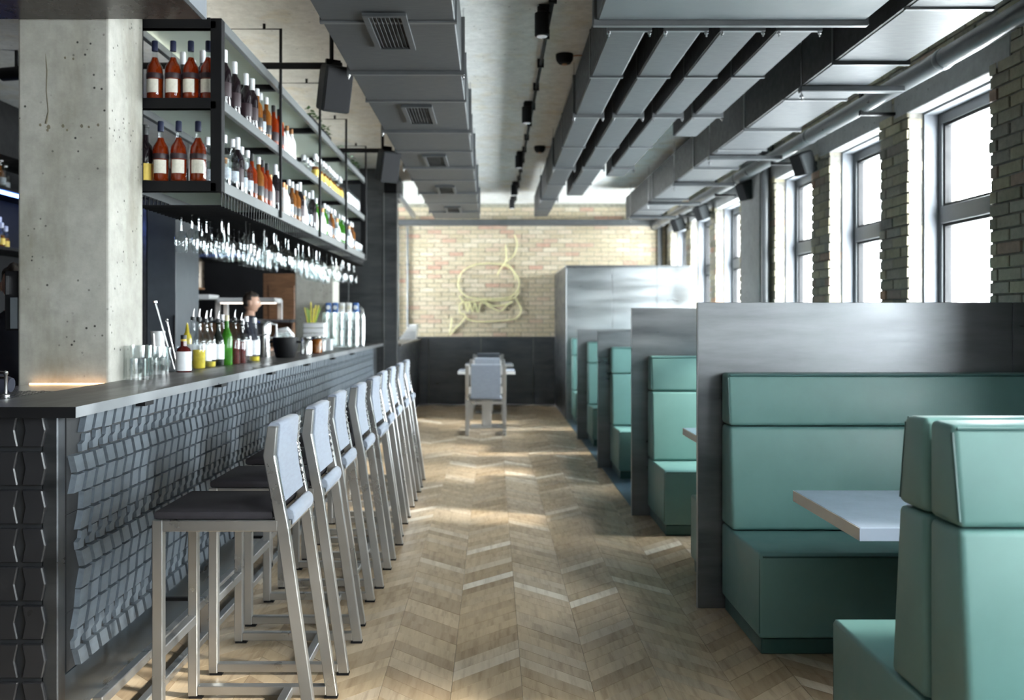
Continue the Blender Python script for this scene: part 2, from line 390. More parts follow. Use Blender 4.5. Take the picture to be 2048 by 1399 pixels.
# long window wall: substrate with openings, bricks proud of it, concrete lintels
wr = MB()
ys = [YB]+[q for w in WIN for q in w]+[16.2]
for i in range(0, len(ys), 2): wr.box(XR+.014, 3.36, ys[i], ys[i+1], 0, CZ)
for a, b in WIN: wr.box(XR+.014, 3.36, a, b, 0, WZ0); wr.box(XR+.014, 3.36, a, b, WZ1, CZ)
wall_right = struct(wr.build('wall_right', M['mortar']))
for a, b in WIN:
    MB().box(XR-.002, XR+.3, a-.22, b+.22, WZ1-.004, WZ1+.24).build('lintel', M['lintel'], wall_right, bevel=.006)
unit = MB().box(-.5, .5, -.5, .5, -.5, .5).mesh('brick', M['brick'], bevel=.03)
rest = MB(); allb = []
CH = .077; z = 1.30; row = 0
while z+.065 < CZ:
    segs = []; y = 4.75
    cuts = []
    for a, b in WIN:
        if z+.065 > WZ0 and z < WZ1-.01: cuts.append((a, b))
        elif z+.065 > WZ1 and z < WZ1+.235: cuts.append((a-.22, b+.22))
    cuts.append((10.05, 10.8))
    cuts = sorted(c for c in cuts if c[1] > 4.7); cur = 4.75
    for a, b in cuts+[(15.94, 99)]:
        if a > cur+.03: segs.append((cur, min(a, 15.94)))
        cur = max(cur, b)
    for a, b in segs:
        y = a; first = True
        L = .25 if row % 2 else .12
        while y < b-.02:
            e = min(b, y+L)
            if b-e < .05: e = b
            g = .006
            ya = y+(random.uniform(-.006, .006) if y == a else g); yb = e-(g if e < b else random.uniform(-.006, .006))
            if yb-ya > .02: allb.append((ya, yb, z, random.uniform(-.005, .006)))
            y = e; L = .25
    z += CH; row += 1
allb.sort(key=lambda q: q[0])
for i, (ya, yb, z, p) in enumerate(allb):
    if i < 300:
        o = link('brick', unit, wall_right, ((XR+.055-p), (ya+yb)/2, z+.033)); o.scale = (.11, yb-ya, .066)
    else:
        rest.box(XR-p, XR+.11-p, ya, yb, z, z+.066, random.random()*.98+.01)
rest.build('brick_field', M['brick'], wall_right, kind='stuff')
pil = struct(MB().box(XR-.10, XR+.02, 10.05, 10.8, 0, CZ).build('trim_1', M['lintel'], bevel=.008))
# windows
for i, (a, b) in enumerate(WIN):
    w = struct(link('window_%d' % (i+1), None, None, (3.2, (a+b)/2, WZ0))); ORIG[w.name] = (3.2, (a+b)/2, WZ0)
    t = .02
    f = MB().box(3.115, 3.24, a, a+t, WZ0, WZ1).box(3.115, 3.24, b-t, b, WZ0, WZ1).box(3.115, 3.24, a+t, b-t, WZ1-t, WZ1)
    f.build('reveal_lining', M['plaster'], w)
    MB().box(3.05, 3.26, a, b, WZ0-.03, WZ0+.012).build('window_sill', M['plaster'], w, bevel=.004)
    fw = .075; fx0, fx1 = 3.215, 3.285
    f = MB().box(fx0, fx1, a+t, a+fw, WZ0, WZ1-t).box(fx0, fx1, b-fw, b-t, WZ0, WZ1-t).box(fx0, fx1, a+fw, b-fw, WZ0, WZ0+fw).box(fx0, fx1, a+fw, b-fw, WZ1-fw-t, WZ1-t)
    f.build('window_frame', M['greyframe'], w)
    MB().box(fx0-.01, fx1, a+fw, b-fw, 2.14, 2.26).build('transom', M['greyframe'], w, bevel=.004)
    for z0, z1 in ((WZ0+fw, 2.14), (2.26, WZ1-fw-t)):
        s = .022
        MB().box(fx0+.012, fx1-.012, a+fw, a+fw+s, z0, z1).box(fx0+.012, fx1-.012, b-fw-s, b-fw, z0, z1).box(fx0+.012, fx1-.012, a+fw+s, b-fw-s, z0, z0+s).box(fx0+.012, fx1-.012, a+fw+s, b-fw-s, z1-s, z1).build('sash', M['black'], w)
        MB().box(3.247, 3.253, a+fw+s, b-fw-s, z0+s, z1-s).build('pane', M['pane'], w)

# far wall with brick above steel wainscot
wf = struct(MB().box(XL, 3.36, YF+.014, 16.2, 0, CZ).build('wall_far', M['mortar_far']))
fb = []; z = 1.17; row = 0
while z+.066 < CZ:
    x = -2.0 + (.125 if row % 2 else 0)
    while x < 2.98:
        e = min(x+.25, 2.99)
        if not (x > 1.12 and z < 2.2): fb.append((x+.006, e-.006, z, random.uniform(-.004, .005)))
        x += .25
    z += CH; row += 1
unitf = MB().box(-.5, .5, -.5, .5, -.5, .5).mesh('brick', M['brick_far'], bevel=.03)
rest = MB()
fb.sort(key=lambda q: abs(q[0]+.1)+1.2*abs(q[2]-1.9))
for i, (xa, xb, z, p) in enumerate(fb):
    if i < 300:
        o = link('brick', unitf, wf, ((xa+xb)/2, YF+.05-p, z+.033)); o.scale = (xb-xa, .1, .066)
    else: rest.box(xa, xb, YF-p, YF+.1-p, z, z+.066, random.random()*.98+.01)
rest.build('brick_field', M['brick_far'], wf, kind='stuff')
xs = [-2.0, -1.1, -.2, .7, 1.6, 3.0]
for a, b in zip(xs[:-1], xs[1:]): MB().box(a+.003, b-.003, YF-.03, YF+.014, 0, 1.15).build('steel_panel', M['steel_wall'], wf, bevel=.003)
MB().box(-2.0, 3.0, YF-.04, YF+.0, 1.15, 1.165).build('cap_rail', M['greyframe'], wf)
struct(MB().box(-2.6, XR, YF-.16, YF-.01, 3.07, 3.17).build('trim_2', M['pipe'], bevel=.01))
struct(MB().box(XL-.2, XL, YB-.2, 13.0, 0, CZ).box(XL-.2, XL, 15.6, 16.2, 0, CZ).box(XL-.2, XL, 13.0, 15.6, 0, .9).box(XL-.2, XL, 13.0, 15.6, 3.0, CZ).build('wall_left', M['kitchen']))
w = struct(link('window_12', None, None, (XL-.1, 14.3, .9))); ORIG[w.name] = (XL-.1, 14.3, .9)  # out-of-view window added to light the far brick wall
f = MB()
for y in (13.0, 14.265, 15.53): f.box(XL-.14, XL-.07, y, y+.07, .9, 3.0)
f.box(XL-.14, XL-.07, 13.07, 15.53, .9, .97).box(XL-.14, XL-.07, 13.07, 15.53, 2.93, 3.0).build('window_frame', M['greyframe'], w)
for y in (13.07, 14.335): MB().box(XL-.108, XL-.102, y, y+1.195, .97, 2.93).build('pane', M['pane'], w)
struct(MB().box(XL, -2.385, 12.6, 12.75, 0, CZ).build('wall_kitchen', M['kitchen']))
# wall behind the camera with a broad shop window
struct(MB().box(XL, 3.36, YB-.2, YB, 0, CZ).build('wall_near', M['plaster']))

# pillars
def pillar(name, x0, x1, y0, y1):
    return struct(MB().box(x0, x1, y0, y1, 0, CZ).build(name, M['pillar'], bevel=.012, seg=2))
pil_ = pillar('concrete_pillar', -2.30, -1.858, 4.48, 4.92)
MB().tube([(-2.165, 4.4815, 2.74), (-2.158, 4.4815, 2.66), (-2.161, 4.4815, 2.56), (-2.152, 4.4815, 2.46), (-2.162, 4.4815, 2.40)], [.002, .004, .003, .0035, .007], 6).build('crack', M['stain'], pil_)
sm_ = MB()
for x, z, r in ((-2.19, 2.395, .006), (-2.15, 2.385, .009), (-2.155, 2.37, .006), (-2.08, 2.39, .007), (-2.06, 2.37, .005), (-1.99, 2.39, .007), (-1.955, 2.385, .005), (-1.91, 2.395, .006), (-2.07, 2.72, .005), (-2.03, 2.715, .005)):
    sm_.prism([(x+r*math.cos(2*PI*k/10)*(1+.3*math.sin(3*k)), z+r*1.3*math.sin(2*PI*k/10)) for k in range(10)], 'y', 4.4788, 4.4805)
sm_.build('stain', M['stain'], pil_)
pillar('concrete_pillar', -2.30, -1.858, 10.78, 11.22)

# ------------------------------------------------------------------ ceiling ducts
def duct(name, label, x0, x1, z0, z1, y0, y1, flanges, mat, hang=True, group=None):
    t = thing(name, label, 'duct', ((x0+x1)/2, y0, z1), group, world=True)
    ed = [y0]+[f for f in flanges if y0 < f < y1]+[y1]
    for a, b in zip(ed[:-1], ed[1:]):
        MB().box(x0, x1, a+.004, b-.004, z0, z1).build('duct_section', mat, t, bevel=.006)
    for k, f in enumerate(flanges):
        if not (y0 < f < y1): continue
        big = k % 2 == 0; e = .022 if big else .010
        m = MB().box(x0-e, x1+e, f-.014, f+.014, z0-e, z0+.004).box(x0-e, x0+.004, f-.014, f+.014, z0+.004, z1).box(x1-.004, x1+e, f-.014, f+.014, z0+.004, z1)
        fl_ = m.build('flange', M['greyframe'], t)
        if hang and big:
            for x in (x0-.012, x1+.012):
                MB().tube([(x, f, z0-.05), (x, f, CZ)], .005, 6).lathe([(.011, 0), (.011, .014)], (x, f, z0-.036), 6).build('hanger_rod', M['inox'], t)
    return t
d1 = duct('air_duct', 'wide grey overhead duct with louvred grilles running above the stools', -.915, -.20, 3.05, 3.40, 1.2, 14.6,
     [2.0, 3.0, 4.0, 4.96, 5.96, 6.75, 7.81, 8.76, 9.67, 10.57, 11.6, 12.6, 13.6], M['ductleft'])
for gy in (3.05, 5.12, 7.18, 9.25, 11.3, 13.3):
    g = MB(); x0, x1, a, b, zz = -.68, -.45, gy-.31, gy+.31, 3.05
    g.box(x0, x0+.03, a, b, zz-.02, zz-.002).box(x1-.03, x1, a, b, zz-.02, zz-.002).box(x0+.03, x1-.03, a, a+.03, zz-.02, zz-.002).box(x0+.03, x1-.03, b-.03, b, zz-.02, zz-.002)
    go = g.build('grille', M['ductleft'], d1)
    MB().box(x0+.03, x1-.03, a+.03, b-.03, zz-.004, zz-.001).build('grille_backing', M['black'], go)
    for k in range(7):
        x = x0+.042+k*.0225
        MB().bar((x, a+.03, zz-.011), (x, b-.03, zz-.011), .014, .003, (.5, 0, 1)).build('louvre', M['black'], go)
ends = [14.3, 11.9, 10.3, 8.07]
for k, (ye, nm) in enumerate(zip(ends, ('longest', 'second longest', 'third longest', 'shortest'))):
    x0 = .648+.31*k
    dk = duct('air_duct', '%s of the four narrow parallel ducts under the ceiling' % nm, x0, x0+.20, 3.05, 3.36, 4.93, ye,
         [5.06, 6.08, 7.22, 8.55, 9.7, 10.9, 12.2, 13.3], M['duct'], group='narrow parallel ducts')
    for a in (x0-.004, x0+.2002): MB().box(a, a+.0038, 4.935, ye-.004, 3.056, 3.358).build('dark_side', M['ductside'], dk)  # near-black sheets paint the shade on both duct sides
pl = thing('duct_plenum', 'broad grey sheet plenum box feeding the four narrow ducts', 'duct', (1.2, 3.4, 3.42), world=True)
MB().box(.55, 1.97, 1.6, 4.88, 3.03, 3.42).build('plenum_box', M['plenum'], pl, bevel=.01)
MB().box(.53, 1.99, 4.88, 4.925, 3.005, 3.43).build('flange', M['greyframe'], pl, bevel=.006)
bd = duct('air_duct', 'large black-sided duct running along the window wall above the pipe', 2.06, 2.48, 3.0, 3.34, .5, 14.2,
     [1.5, 2.6, 3.7, 4.6, 5.55, 6.5, 7.5, 8.4, 9.4, 10.6, 11.8, 13.0], M['duct'], hang=False)
for y in (3.9, 6.12, 8.7, 10.4, 12.1, 13.7):
    b_ = MB().box(2.03, 2.72, y-.03, y+.03, 2.955, 2.995).build('support_bracket', M['duct'], bd, bevel=.005)
    MB().tube([(2.045, y, 2.90), (2.045, y, CZ)], .006, 6).lathe([(.014, 0), (.014, .02)], (2.045, y, 2.92), 6).build('hanger_rod', M['inox'], b_)
for y0, y1 in ((.5, 14.2),):
    MB().box(2.046, 2.0595, y0, y1, 3.004, 3.338).build('dark_side', M['ductdark'], bd)  # near-black sheet over the left side of the duct
pp = thing('ceiling_pipe', 'long round grey pipe running beneath the ceiling along the window wall', 'pipe', (2.78, 7, 3.06), world=True)
MB().tube([(2.78, .3, 3.06), (2.78, 15.9, 3.06)], .062, 18).build('pipe_run', M['pipe'], pp, smooth=True)
for y in (3.3, 5.7, 8.1, 10.5, 12.9, 15.2):
    MB().tube([(2.78, y-.03, 3.06), (2.78, y-.02, 3.06), (2.78, y+.02, 3.06), (2.78, y+.03, 3.06)], [.064, .068, .068, .064], 18).build('pipe_coupling', M['pipe'], pp, smooth=True)
for y in (4.6, 6.9, 9.1, 11.4, 13.6):
    MB().box(2.74, 3.0, y-.02, y+.02, 2.975, 2.996).box(2.74, 2.76, y-.02, y+.02, 2.996, 3.40).build('pipe_bracket', M['black'], pp)
# ceiling spots on a conduit
cr = thing('spotlight_track', 'thin black spotlight conduit running along the bare ceiling', 'track', (.37, 9, CZ), world=True)
MB().tube([(.37, 2.0, CZ-.045), (.37, 15.4, CZ-.045)], .013, 8).build('conduit', M['black'], cr, smooth=True)
for y in [2.8+.72*k for k in range(18)]:
    MB().box(.345, .395, y-.012, y+.012, CZ-.065, CZ-.002).build('conduit_clip', M['black'], cr)
sp = thing('spotlight', 'black cylindrical spotlight on the ceiling conduit', 'spotlight', (.315, 5.9, CZ), 'spotlights on the ceiling conduit')
MB().lathe([(.042, -.20), (.046, -.195), (.046, -.055), (.030, -.045), (.030, -.012)], n=18).build('lamp_body', M['black'], sp, smooth=True)
MB().lathe([(.034, -.204), (.034, -.2005)], n=16).build('lens', M['whitecap'], sp)
MB().box(-.02, .055, -.02, .02, -.06, -.002).build('bracket', M['black'], sp)
for y in (3.7, 8.5, 11.0, 13.4, 15.0): dup(sp, (.315, y, CZ))
for i, y in enumerate((7.0, 10.7)):
    s = thing('smoke_detector', 'round black smoke detector on the ceiling, %s' % ('closer to the entrance end' if i == 0 else 'further down the room'), 'detector', (.545, y, CZ))
    MB().lathe([(.0, -.075), (.045, -.07), (.062, -.045), (.066, -.02), (.066, -.001)], n=20).build('housing', M['black'], s, smooth=True)
    MB().lathe([(.02, -.079), (.02, -.073)], n=12).build('sensor_eye', M['copper'], s)
    MB().tube([(.06, 0, -.012), (.10, 0, -.008), (.70, 0, -.008)], .005, 6).build('cable', M['copper'], s)
# speakers
def speaker(loc, rz, tilt, label, group=None, drop=.0, mat='speaker'):
    s = thing('loudspeaker', label, 'speaker', loc, group, rz)
    b = MB(); w, d, h = (.10, .10, .15) if drop else (.085, .08, .10)
    b.prism([(-w, -d), (w, -d), (w*.72, d), (-w*.72, d)], 'z', -h, h)
    o = b.build('speaker_box', M[mat], s, bevel=.018, seg=2); o.rotation_euler = (tilt, 0, 0)
    g = MB().box(-w*.9, w*.9, -d-.006, -d+.004, -h*.92, h*.92).build('speaker_grille', M['kitchen'], s, bevel=.004); g.rotation_euler = (tilt, 0, 0)
    if drop: MB().tube([(0, 0, h*.4), (0, 0, drop)], .012, 8).box(-.05, .05, -.012, .012, -.02, h+.04).build('bracket', M['black'], s)
    else: MB().bar((0, d*.5, 0), (0, .125, 0), .04, .04).build('bracket', M['black'], s)
    return s
for i, (y, z) in enumerate(((8.48, 3.0), (10.4, 3.02), (12.6, 3.03), (14.2, 3.03))):
    speaker((2.86, y, z-.11), -PI/2+.35, .38, 'small %s wall speaker above the %s pier between windows' % (('grey', 'second'), ('dark', 'plastered'), ('dark', 'fourth'), ('dark', 'fifth'))[i], 'speakers on the window wall')
def rail(y, x0, x1, z, label):
    r = thing('speaker_rail', label, 'rail', ((x0+x1)/2, y, CZ), world=True)
    MB().tube([(x0, y, z), (x1, y, z)], .022, 10).build('rail_tube', M['black'], r, smooth=True)
    for x in (x0+.2, x1-.07): MB().tube([(x, y, z), (x, y, CZ)], .014, 8).build('drop_rod', M['black'], r)
rail(6.15, -2.6, -1.0, 3.14, 'black horizontal tube hung by the duct carrying the first bar speaker')
rail(9.0, -2.6, -1.0, 3.10, 'black horizontal tube carrying the second bar speaker above shelf')
speaker((-1.06, 6.15, 2.99), .55, .30, 'dark speaker hung from tube beside the wide duct above first bottles', 'speakers over the bar', .15)
speaker((-1.03, 9.0, 2.95), .55, .30, 'smaller dark speaker hung from tube by the duct above far glasses', 'speakers over the bar', .15)
bx = thing('duct_box', 'black duct box over the far end of the bar under ceiling', 'duct', (-1.75, 12.6, CZ), world=True)
MB().box(-2.5, -1.29, 12.36, 13.4, 3.14, 3.44).build('duct_section', M['ductdark'], bx, bevel=.01)
MB().box(-2.52, -1.28, 12.33, 12.36, 3.135, 3.45).build('flange', M['black'], bx)
cn = thing('bar_canopy', 'dark brown glossy canopy panel overhead in front of the concrete pillar', 'canopy', (-2.6, 3, 2.93), world=True)
MB().box(-4.58, -1.40, -.5, 4.46, 2.90, 3.0).build('canopy_panel', M['brown'], cn, bevel=.004)
MB().box(-1.399, -1.378, -.5, 4.46, 2.90, 3.0).build('edge_strip', M['plaster'], cn)
for x in (-4.2, -1.6):
    for y in (.3, 4.1): MB().tube([(x, y, 3.0), (x, y, CZ)], .012, 6).build('drop_rod', M['black'], cn)

# ------------------------------------------------------------------ bar counter with tyre tread front
BX, BY0, BY1 = -1.525, 3.26, 12.18
bar = thing('bar_counter', 'long steel-topped bar counter faced with black tyre treads', 'bar', (-1.65, 7.5, 0), world=True)
MB().box(-1.855, -1.44, 3.19, BY1, 1.114, 1.150).build('countertop', M['steel_counter'], bar, bevel=.003)
MB().box(-1.4398, -1.4365, 3.19, BY1, 1.113, 1.151).build('front_edge', M['edge'], bar)
MB().box(-1.855, -1.437, 3.1865, 3.1898, 1.113, 1.151).build('end_edge', M['black'], bar)
MB().box(-1.84, BX-.02, BY0+.01, BY1, .0, 1.113).build('counter_core', M['black'], bar)
MB().box(BX-.06, BX-.005, BY0-.005, BY0+.055, 0, 1.113).build('corner_post', M['steel_wall'], bar, bevel=.004)
MB().box(BX-.02, BX-.012, BY0+.06, BY1, 0, .175).build('kick_panel', M['kick'], bar)
for y in (3.95, 5.05, 6.2, 7.4, 8.6, 9.8): MB().box(BX-.01, BX+.06, y-.05, y+.05, 1.088, 1.113).build('bracket', M['black'], bar)
# tread rows: (height, shape)
def para(w, h, sh): return [(-w/2-sh/2, -h/2), (w/2-sh/2, -h/2), (w/2+sh/2, h/2), (-w/2+sh/2, h/2)]
def zig(w, h): return [(-.034, -h/2), (.010, -h/2), (.020, -.004), (.046, .006), (.040, h/2), (-.004, h/2), (-.012, .008), (-.044, -.002)]
PITCH = .092
SH = {}
SHR = {'A': .030, 'B': -.030, 'C': .012, 'Z': -.012}
def zig(w, h): return [(-.036, -h/2), (.008, -h/2), (.014, -.006), (.042, .004), (.036, h/2), (-.008, h/2), (-.014, .006), (-.042, -.004)]
for key, poly, dep in (('A', para(.070, .066, .030), .020), ('B', para(.070, .066, -.030), .020), ('C', para(.070, .064, .012), .018), ('Z', zig(.08, .066), .013)):
    SH[key] = (poly, dep)
def block(mb, key, y, z, jit=0, tn=0, ax=True):
    poly, dep = SH[key]; n = len(poly)
    cx = sum(p[0] for p in poly)/n; cz = sum(p[1] for p in poly)/n
    base = [(BX-.004, y+p[0], z+p[1]) for p in poly]
    top = [(BX+dep+jit, y+cx+(p[0]-cx)*.93, z+cz+(p[1]-cz)*.93) for p in poly]
    mb._add(base+top, [tuple(range(n, 2*n))]+[(i, (i+1) % n, (i+1) % n+n, i+n) for i in range(n)], tn)
bmesh_cache = {}
for key in SH:
    mb = MB(); block(mb, key, 0, 0); bmesh_cache[key] = mb.mesh('tread_block', M['rubber'], org=(0, 0, 0))
rows = []; z = 1.106; pat = ['A', 'Z', 'B', 'A', 'C']; k = 0; cum = 0.0; offs = {}
hs = {'A': .071, 'B': .071, 'C': .069, 'Z': .071}
strips = [[]]
while z > .20:
    key = pat[k % 5] if k >= 0 else 'A'
    h = hs[key]; strips[-1].append((key, z-h/2)); offs[round(z-h/2, 4)] = cum-SHR[key]/2; cum -= SHR[key]; z -= h
    if key == 'C': strips.append([])
    k += 1
strips = [s for s in strips if s]
for s in strips:
    ztop = s[0][1]+.034; zb = s[-1][1]-.034
    tr = MB().box(BX-.012, BX-.002, BY0+.055, BY1-.4, zb, ztop).build('tyre_tread', M['rubber_base'], bar)
    far = MB()
    for ri, (key, zc) in enumerate(s):
        off = offs[round(zc, 4)] % PITCH
        j = -1
        while True:
            y = BY0+.115+off+j*PITCH; j += 1
            if y > BY1-.45: break
            if y < BY0+.105: continue
            jz = random.uniform(-.002, .002)
            if y < 4.95:
                o = link('tread_block', bmesh_cache[key], tr, (-ORIG[bar.name][0], y-ORIG[bar.name][1], zc+jz))
            else: block(far, key, y, zc+jz, random.uniform(-.001, .001), random.random()*.98+.01)
    far.build('tread_field', M['rubber'], tr, kind='stuff')
# end face: two upright treads with big zigzag lugs
ee = MB().box(-1.84, BX-.062, BY0-.004, BY0+.012, 0, 1.113).build('end_tread', M['rubber_base'], bar)
for cx_, fl_ in ((-1.79, 1), (-1.70, -1), (-1.615, 1)):
    for j in range(8):
        z = .06+j*.135
        w = .036
        poly = [(cx_-w, z), (cx_-w+.012*fl_, z+.06), (cx_-w, z+.12), (cx_+w, z+.12), (cx_+w+.012*fl_, z+.06), (cx_+w, z)]
        MB().prism(poly, 'y', BY0-.02, BY0-.002).build('tread_block', M['rubber_end'], ee, bevel=.004)
# steel panel closing the far end of the bar front
MB().box(BX-.012, BX+.002, BY1-.395, BY1, .0, 1.113).build('end_panel', M['steel_wall'], bar)
# foot rail
fr = thing('foot_rail', 'low double steel foot rail running along the base of the bar', 'foot rail', (-1.37, 7.5, 0), world=True)
MB().box(-1.325, -1.29, 3.06, 12.0, .168, .203).build('top_rail', M['stool'], fr, bevel=.003)
MB().box(-1.325, -1.29, 3.06, 12.0, .003, .036).build('bottom_rail', M['stool'], fr, bevel=.003)
for y in (3.06, 4.2, 5.4, 6.6, 7.8, 9.0, 10.2, 11.4):
    MB().box(-1.325, -1.29, y, y+.035, 0.0, .168).build('rail_post', M['stool'], fr)
    if y > 3.1: MB().box(BX-.011, -1.325, y, y+.02, .176, .190).build('wall_bracket', M['black'], fr)
# service ledge behind the counter
for nm, a, b in (('first', 3.2, 4.47), ('second', 4.93, 10.77)):
    s = thing('service_ledge', 'stainless service ledge behind the counter, %s' % ('in front of the pillar' if nm == 'first' else 'between the two pillars'), 'ledge', (-2.05, (a+b)/2, 0), world=True)
    MB().box(-2.24, -1.858, a, b, 1.116, 1.142).build('ledge_top', M['inox'], s, bevel=.003)
    MB().box(-2.22, -1.90, a+.05, b-.05, 0, 1.114).build('ledge_cabinet', M['kitchen'], s)
    if nm == 'first': MB().box(-2.23, -1.87, b-.018, b-.004, 1.1422, 1.147).build('light_strip', M['led_dim'], s)
    if nm == 'second':
        MB().box(-2.21, -2.20, a+.1, b-.1, 1.06, 1.075).build('light_strip', M['led_warm'], s)
dm = thing('drip_mat', 'perforated stainless drip tray at the counter end by the tap', 'tray', (-1.95, 3.72, 1.142), world=True)
MB().box(-2.15, -1.87, 3.3, 3.95, 1.1425, 1.149).build('tray', M['inox'], dm, bevel=.002)
h_ = MB()
for i in range(24):
    for j in range(9): h_.lathe([(.0085, 0), (.0085, .0008)], (-1.885-.03*j, 3.33+.026*i+(.013 if j % 2 else 0), 1.149), 6)
h_.build('perforations', M['black'], dm, kind='stuff')
tp = thing('bar_tap', 'small chrome tap standing on the perforated tray', 'tap', (-1.905, 3.62, 1.149), world=True)
MB().lathe([(.016, 0), (.016, .01), (.006, .014), (.006, .085), (.009, .09), (.009, .10), (0, .105)], (-1.905, 3.62, 1.149), 12).build('tap_post', M['inox'], tp, smooth=True)
MB().tube([(-1.905, 3.62, 1.225), (-1.96, 3.62, 1.228), (-2.06, 3.62, 1.21)], .006, 8).tube([(-1.905, 3.62, 1.245), (-2.03, 3.62, 1.252)], .005, 8).build('tap_spout', M['inox'], tp, smooth=True)
bl = thing('bar_mat', 'rolled dark navy bar towel lying by the chrome tap', 'towel', (-2.06, 3.75, 1.149), world=True)
MB().tube([(-2.2, 3.74, 1.19), (-2.1, 3.75, 1.195), (-1.99, 3.76, 1.19), (-1.955, 3.76, 1.187)], [.034, .041, .04, .03], 12).build('cloth_roll', M['shirt'], bl, smooth=True)

# ------------------------------------------------------------------ bar stools
def make_stool():
    s = thing('bar_stool', 'first bar stool along the bar from its open end, welded steel with blue-grey canvas back', 'stool', (-.90, 3.17, 0), 'bar stools along the counter')
    T = .036; D = .41; xf = -.268; mt = M['stool']
    # side polygons in x,z
    rear = [(.288, 0), (.252, 0), (.140, .735), (.110, .985), (.148, 1.085), (.181, 1.085), (.146, .985), (.176, .735)]
    rear = [(.304, .008), (.262, .008), (.158, .735), (.112, .985), (.128, 1.085), (.160, 1.085), (.152, .985), (.200, .735)]
    for y0 in (0, D-T):
        MB().box(xf, xf+T, y0, y0+T, .008, .765).build('leg', mt, s, bevel=.003)
        MB().prism(rear, 'y', y0+.002, y0+T-.002).build('leg', mt, s, bevel=.003)
        MB().box(xf+T, .163, y0+.001, y0+T-.001, .725, .764).build('seat_rail', mt, s, bevel=.003)
        MB().box(xf+T, .262, y0+.001, y0+T-.001, .012, .048).build('floor_rail', mt, s, bevel=.003)
        for x in (xf+.004, .255): MB().box(x, x+.05, y0+.002, y0+T-.002, 0, .0085).build('foot_pad', M['black'], s)
    MB().box(xf+.001, xf+T-.001, T, D-T, .725, .764).build('front_rail', mt, s, bevel=.003)
    MB().box(.166, .200, T, D-T, .725, .757).build('rear_rail', mt, s, bevel=.003)
    MB().box(xf+.002, xf+T-.002, T, D-T, .285, .32).build('footrest', mt, s, bevel=.003)
    MB().box(.10, .135, T, D-T, .014, .046).build('stretcher', mt, s, bevel=.003)
    MB().box(xf+.003, .145, .006, D-.006, .765, .793).build('seat', M['seat'], s, bevel=.009, seg=2, smooth=True)
    # rear roll of seat canvas over the back rail
    prof = [(.168, .765), (.178, .792), (.196, .800), (.211, .790), (.216, .765), (.209, .742), (.201, .738), (.2015, .757), (.165, .758)]
    MB().prism(prof, 'y', T+.004, D-T-.004).build('seat_roll', M['fabric'], s, bevel=.004, smooth=True)
    # canvas back slung between the uprights, wrapped round the first upright
    outer = [(.183, .822), (.168, .90), (.158, .985), (.166, 1.088), (.158, 1.096), (.128, 1.096), (.118, 1.085), (.104, .985), (.128, .83), (.140, .83), (.118, .985), (.134, 1.08), (.152, 1.08), (.148, .985), (.158, .90), (.173, .822)]
    MB().prism(outer, 'y', T+.006, D-T-.035).build('backrest', M['fabric'], s, bevel=.003, smooth=True)
    lz = [.83+.028*i for i in range(9)]
    def bxx(z): return .180-(z-.822)*.135 if z < .985 else .158+(z-.985)*.07
    pts = []
    for i, z in enumerate(lz):
        pts += [(bxx(z)-.004, D-T-.037, z), (bxx(z)+.001, D-T-.002, z+.010)]
    MB().tube(pts, .0045, 6).build('lacing', M['lace'], s, smooth=True)
    return s
stool = make_stool()
ordn = ['second', 'third', 'fourth', 'fifth', 'sixth', 'seventh', 'eighth', 'ninth']
for i in range(8):
    dup(stool, (-.90+random.uniform(-.012, .012), 3.17+.605*(i+1)+random.uniform(-.012, .012), 0), random.uniform(-.02, .02), '%s bar stool along the bar from its open end, welded steel with blue-grey canvas back' % ordn[i])

# ------------------------------------------------------------------ booths
XB, XE = 1.15, 2.93
names = ['first', 'second', 'third', 'fourth', 'fifth']
def bench(yp, face, label, x0=XB):
    """back plane at yp; face=-1 faces the camera, +1 faces away"""
    b = thing('booth_bench', label, 'bench', ((x0+XE)/2, yp, 0), 'teal booth benches', world=True)
    def P(poly): return [(yp+face*p[0], p[1]) for p in poly]
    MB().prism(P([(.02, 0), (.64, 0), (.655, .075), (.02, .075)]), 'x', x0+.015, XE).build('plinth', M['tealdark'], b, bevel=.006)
    MB().prism(P([(.015, .078), (.672, .078), (.680, .43), (.66, .445), (.20, .435), (.015, .435)]), 'x', x0, XE).build('seat', M['teal'], b, bevel=.016, seg=3, smooth=True)
    MB().prism(P([(.008, .44), (.215, .44), (.165, .932), (.008, .932)]), 'x', x0, XE).build('backrest', M['teal'], b, bevel=.018, seg=3, smooth=True)
    MB().prism(P([(.008, .937), (.168, .937), (.13, 1.185), (.008, 1.19)]), 'x', x0, XE).build('headrest', M['teal'], b, bevel=.018, seg=3, smooth=True)
    sm = MB()
    for (d, z) in ((.131, 1.178), (.6795, .432)):
        sm.tube([(x0+.012, yp+face*d, z), (XE-.01, yp+face*d, z)], .0045, 6)
    sm.tube([(x0+.004, yp+face*.16, .952), (x0+.004, yp+face*.124, 1.168)], .0045, 6).tube([(x0+.004, yp+face*.665, .10), (x0+.004, yp+face*.668, .42)], .0045, 6)
    sm.build('piping', M['tealdark'], b, smooth=True)
    return b
bench(2.445, -1, 'teal bench facing the camera on the near side of the back-to-back pair')
bench(2.455, 1, 'teal bench facing the first booth table, back-to-back with its twin')
PY = [4.66, 6.87, 9.08, 11.29]
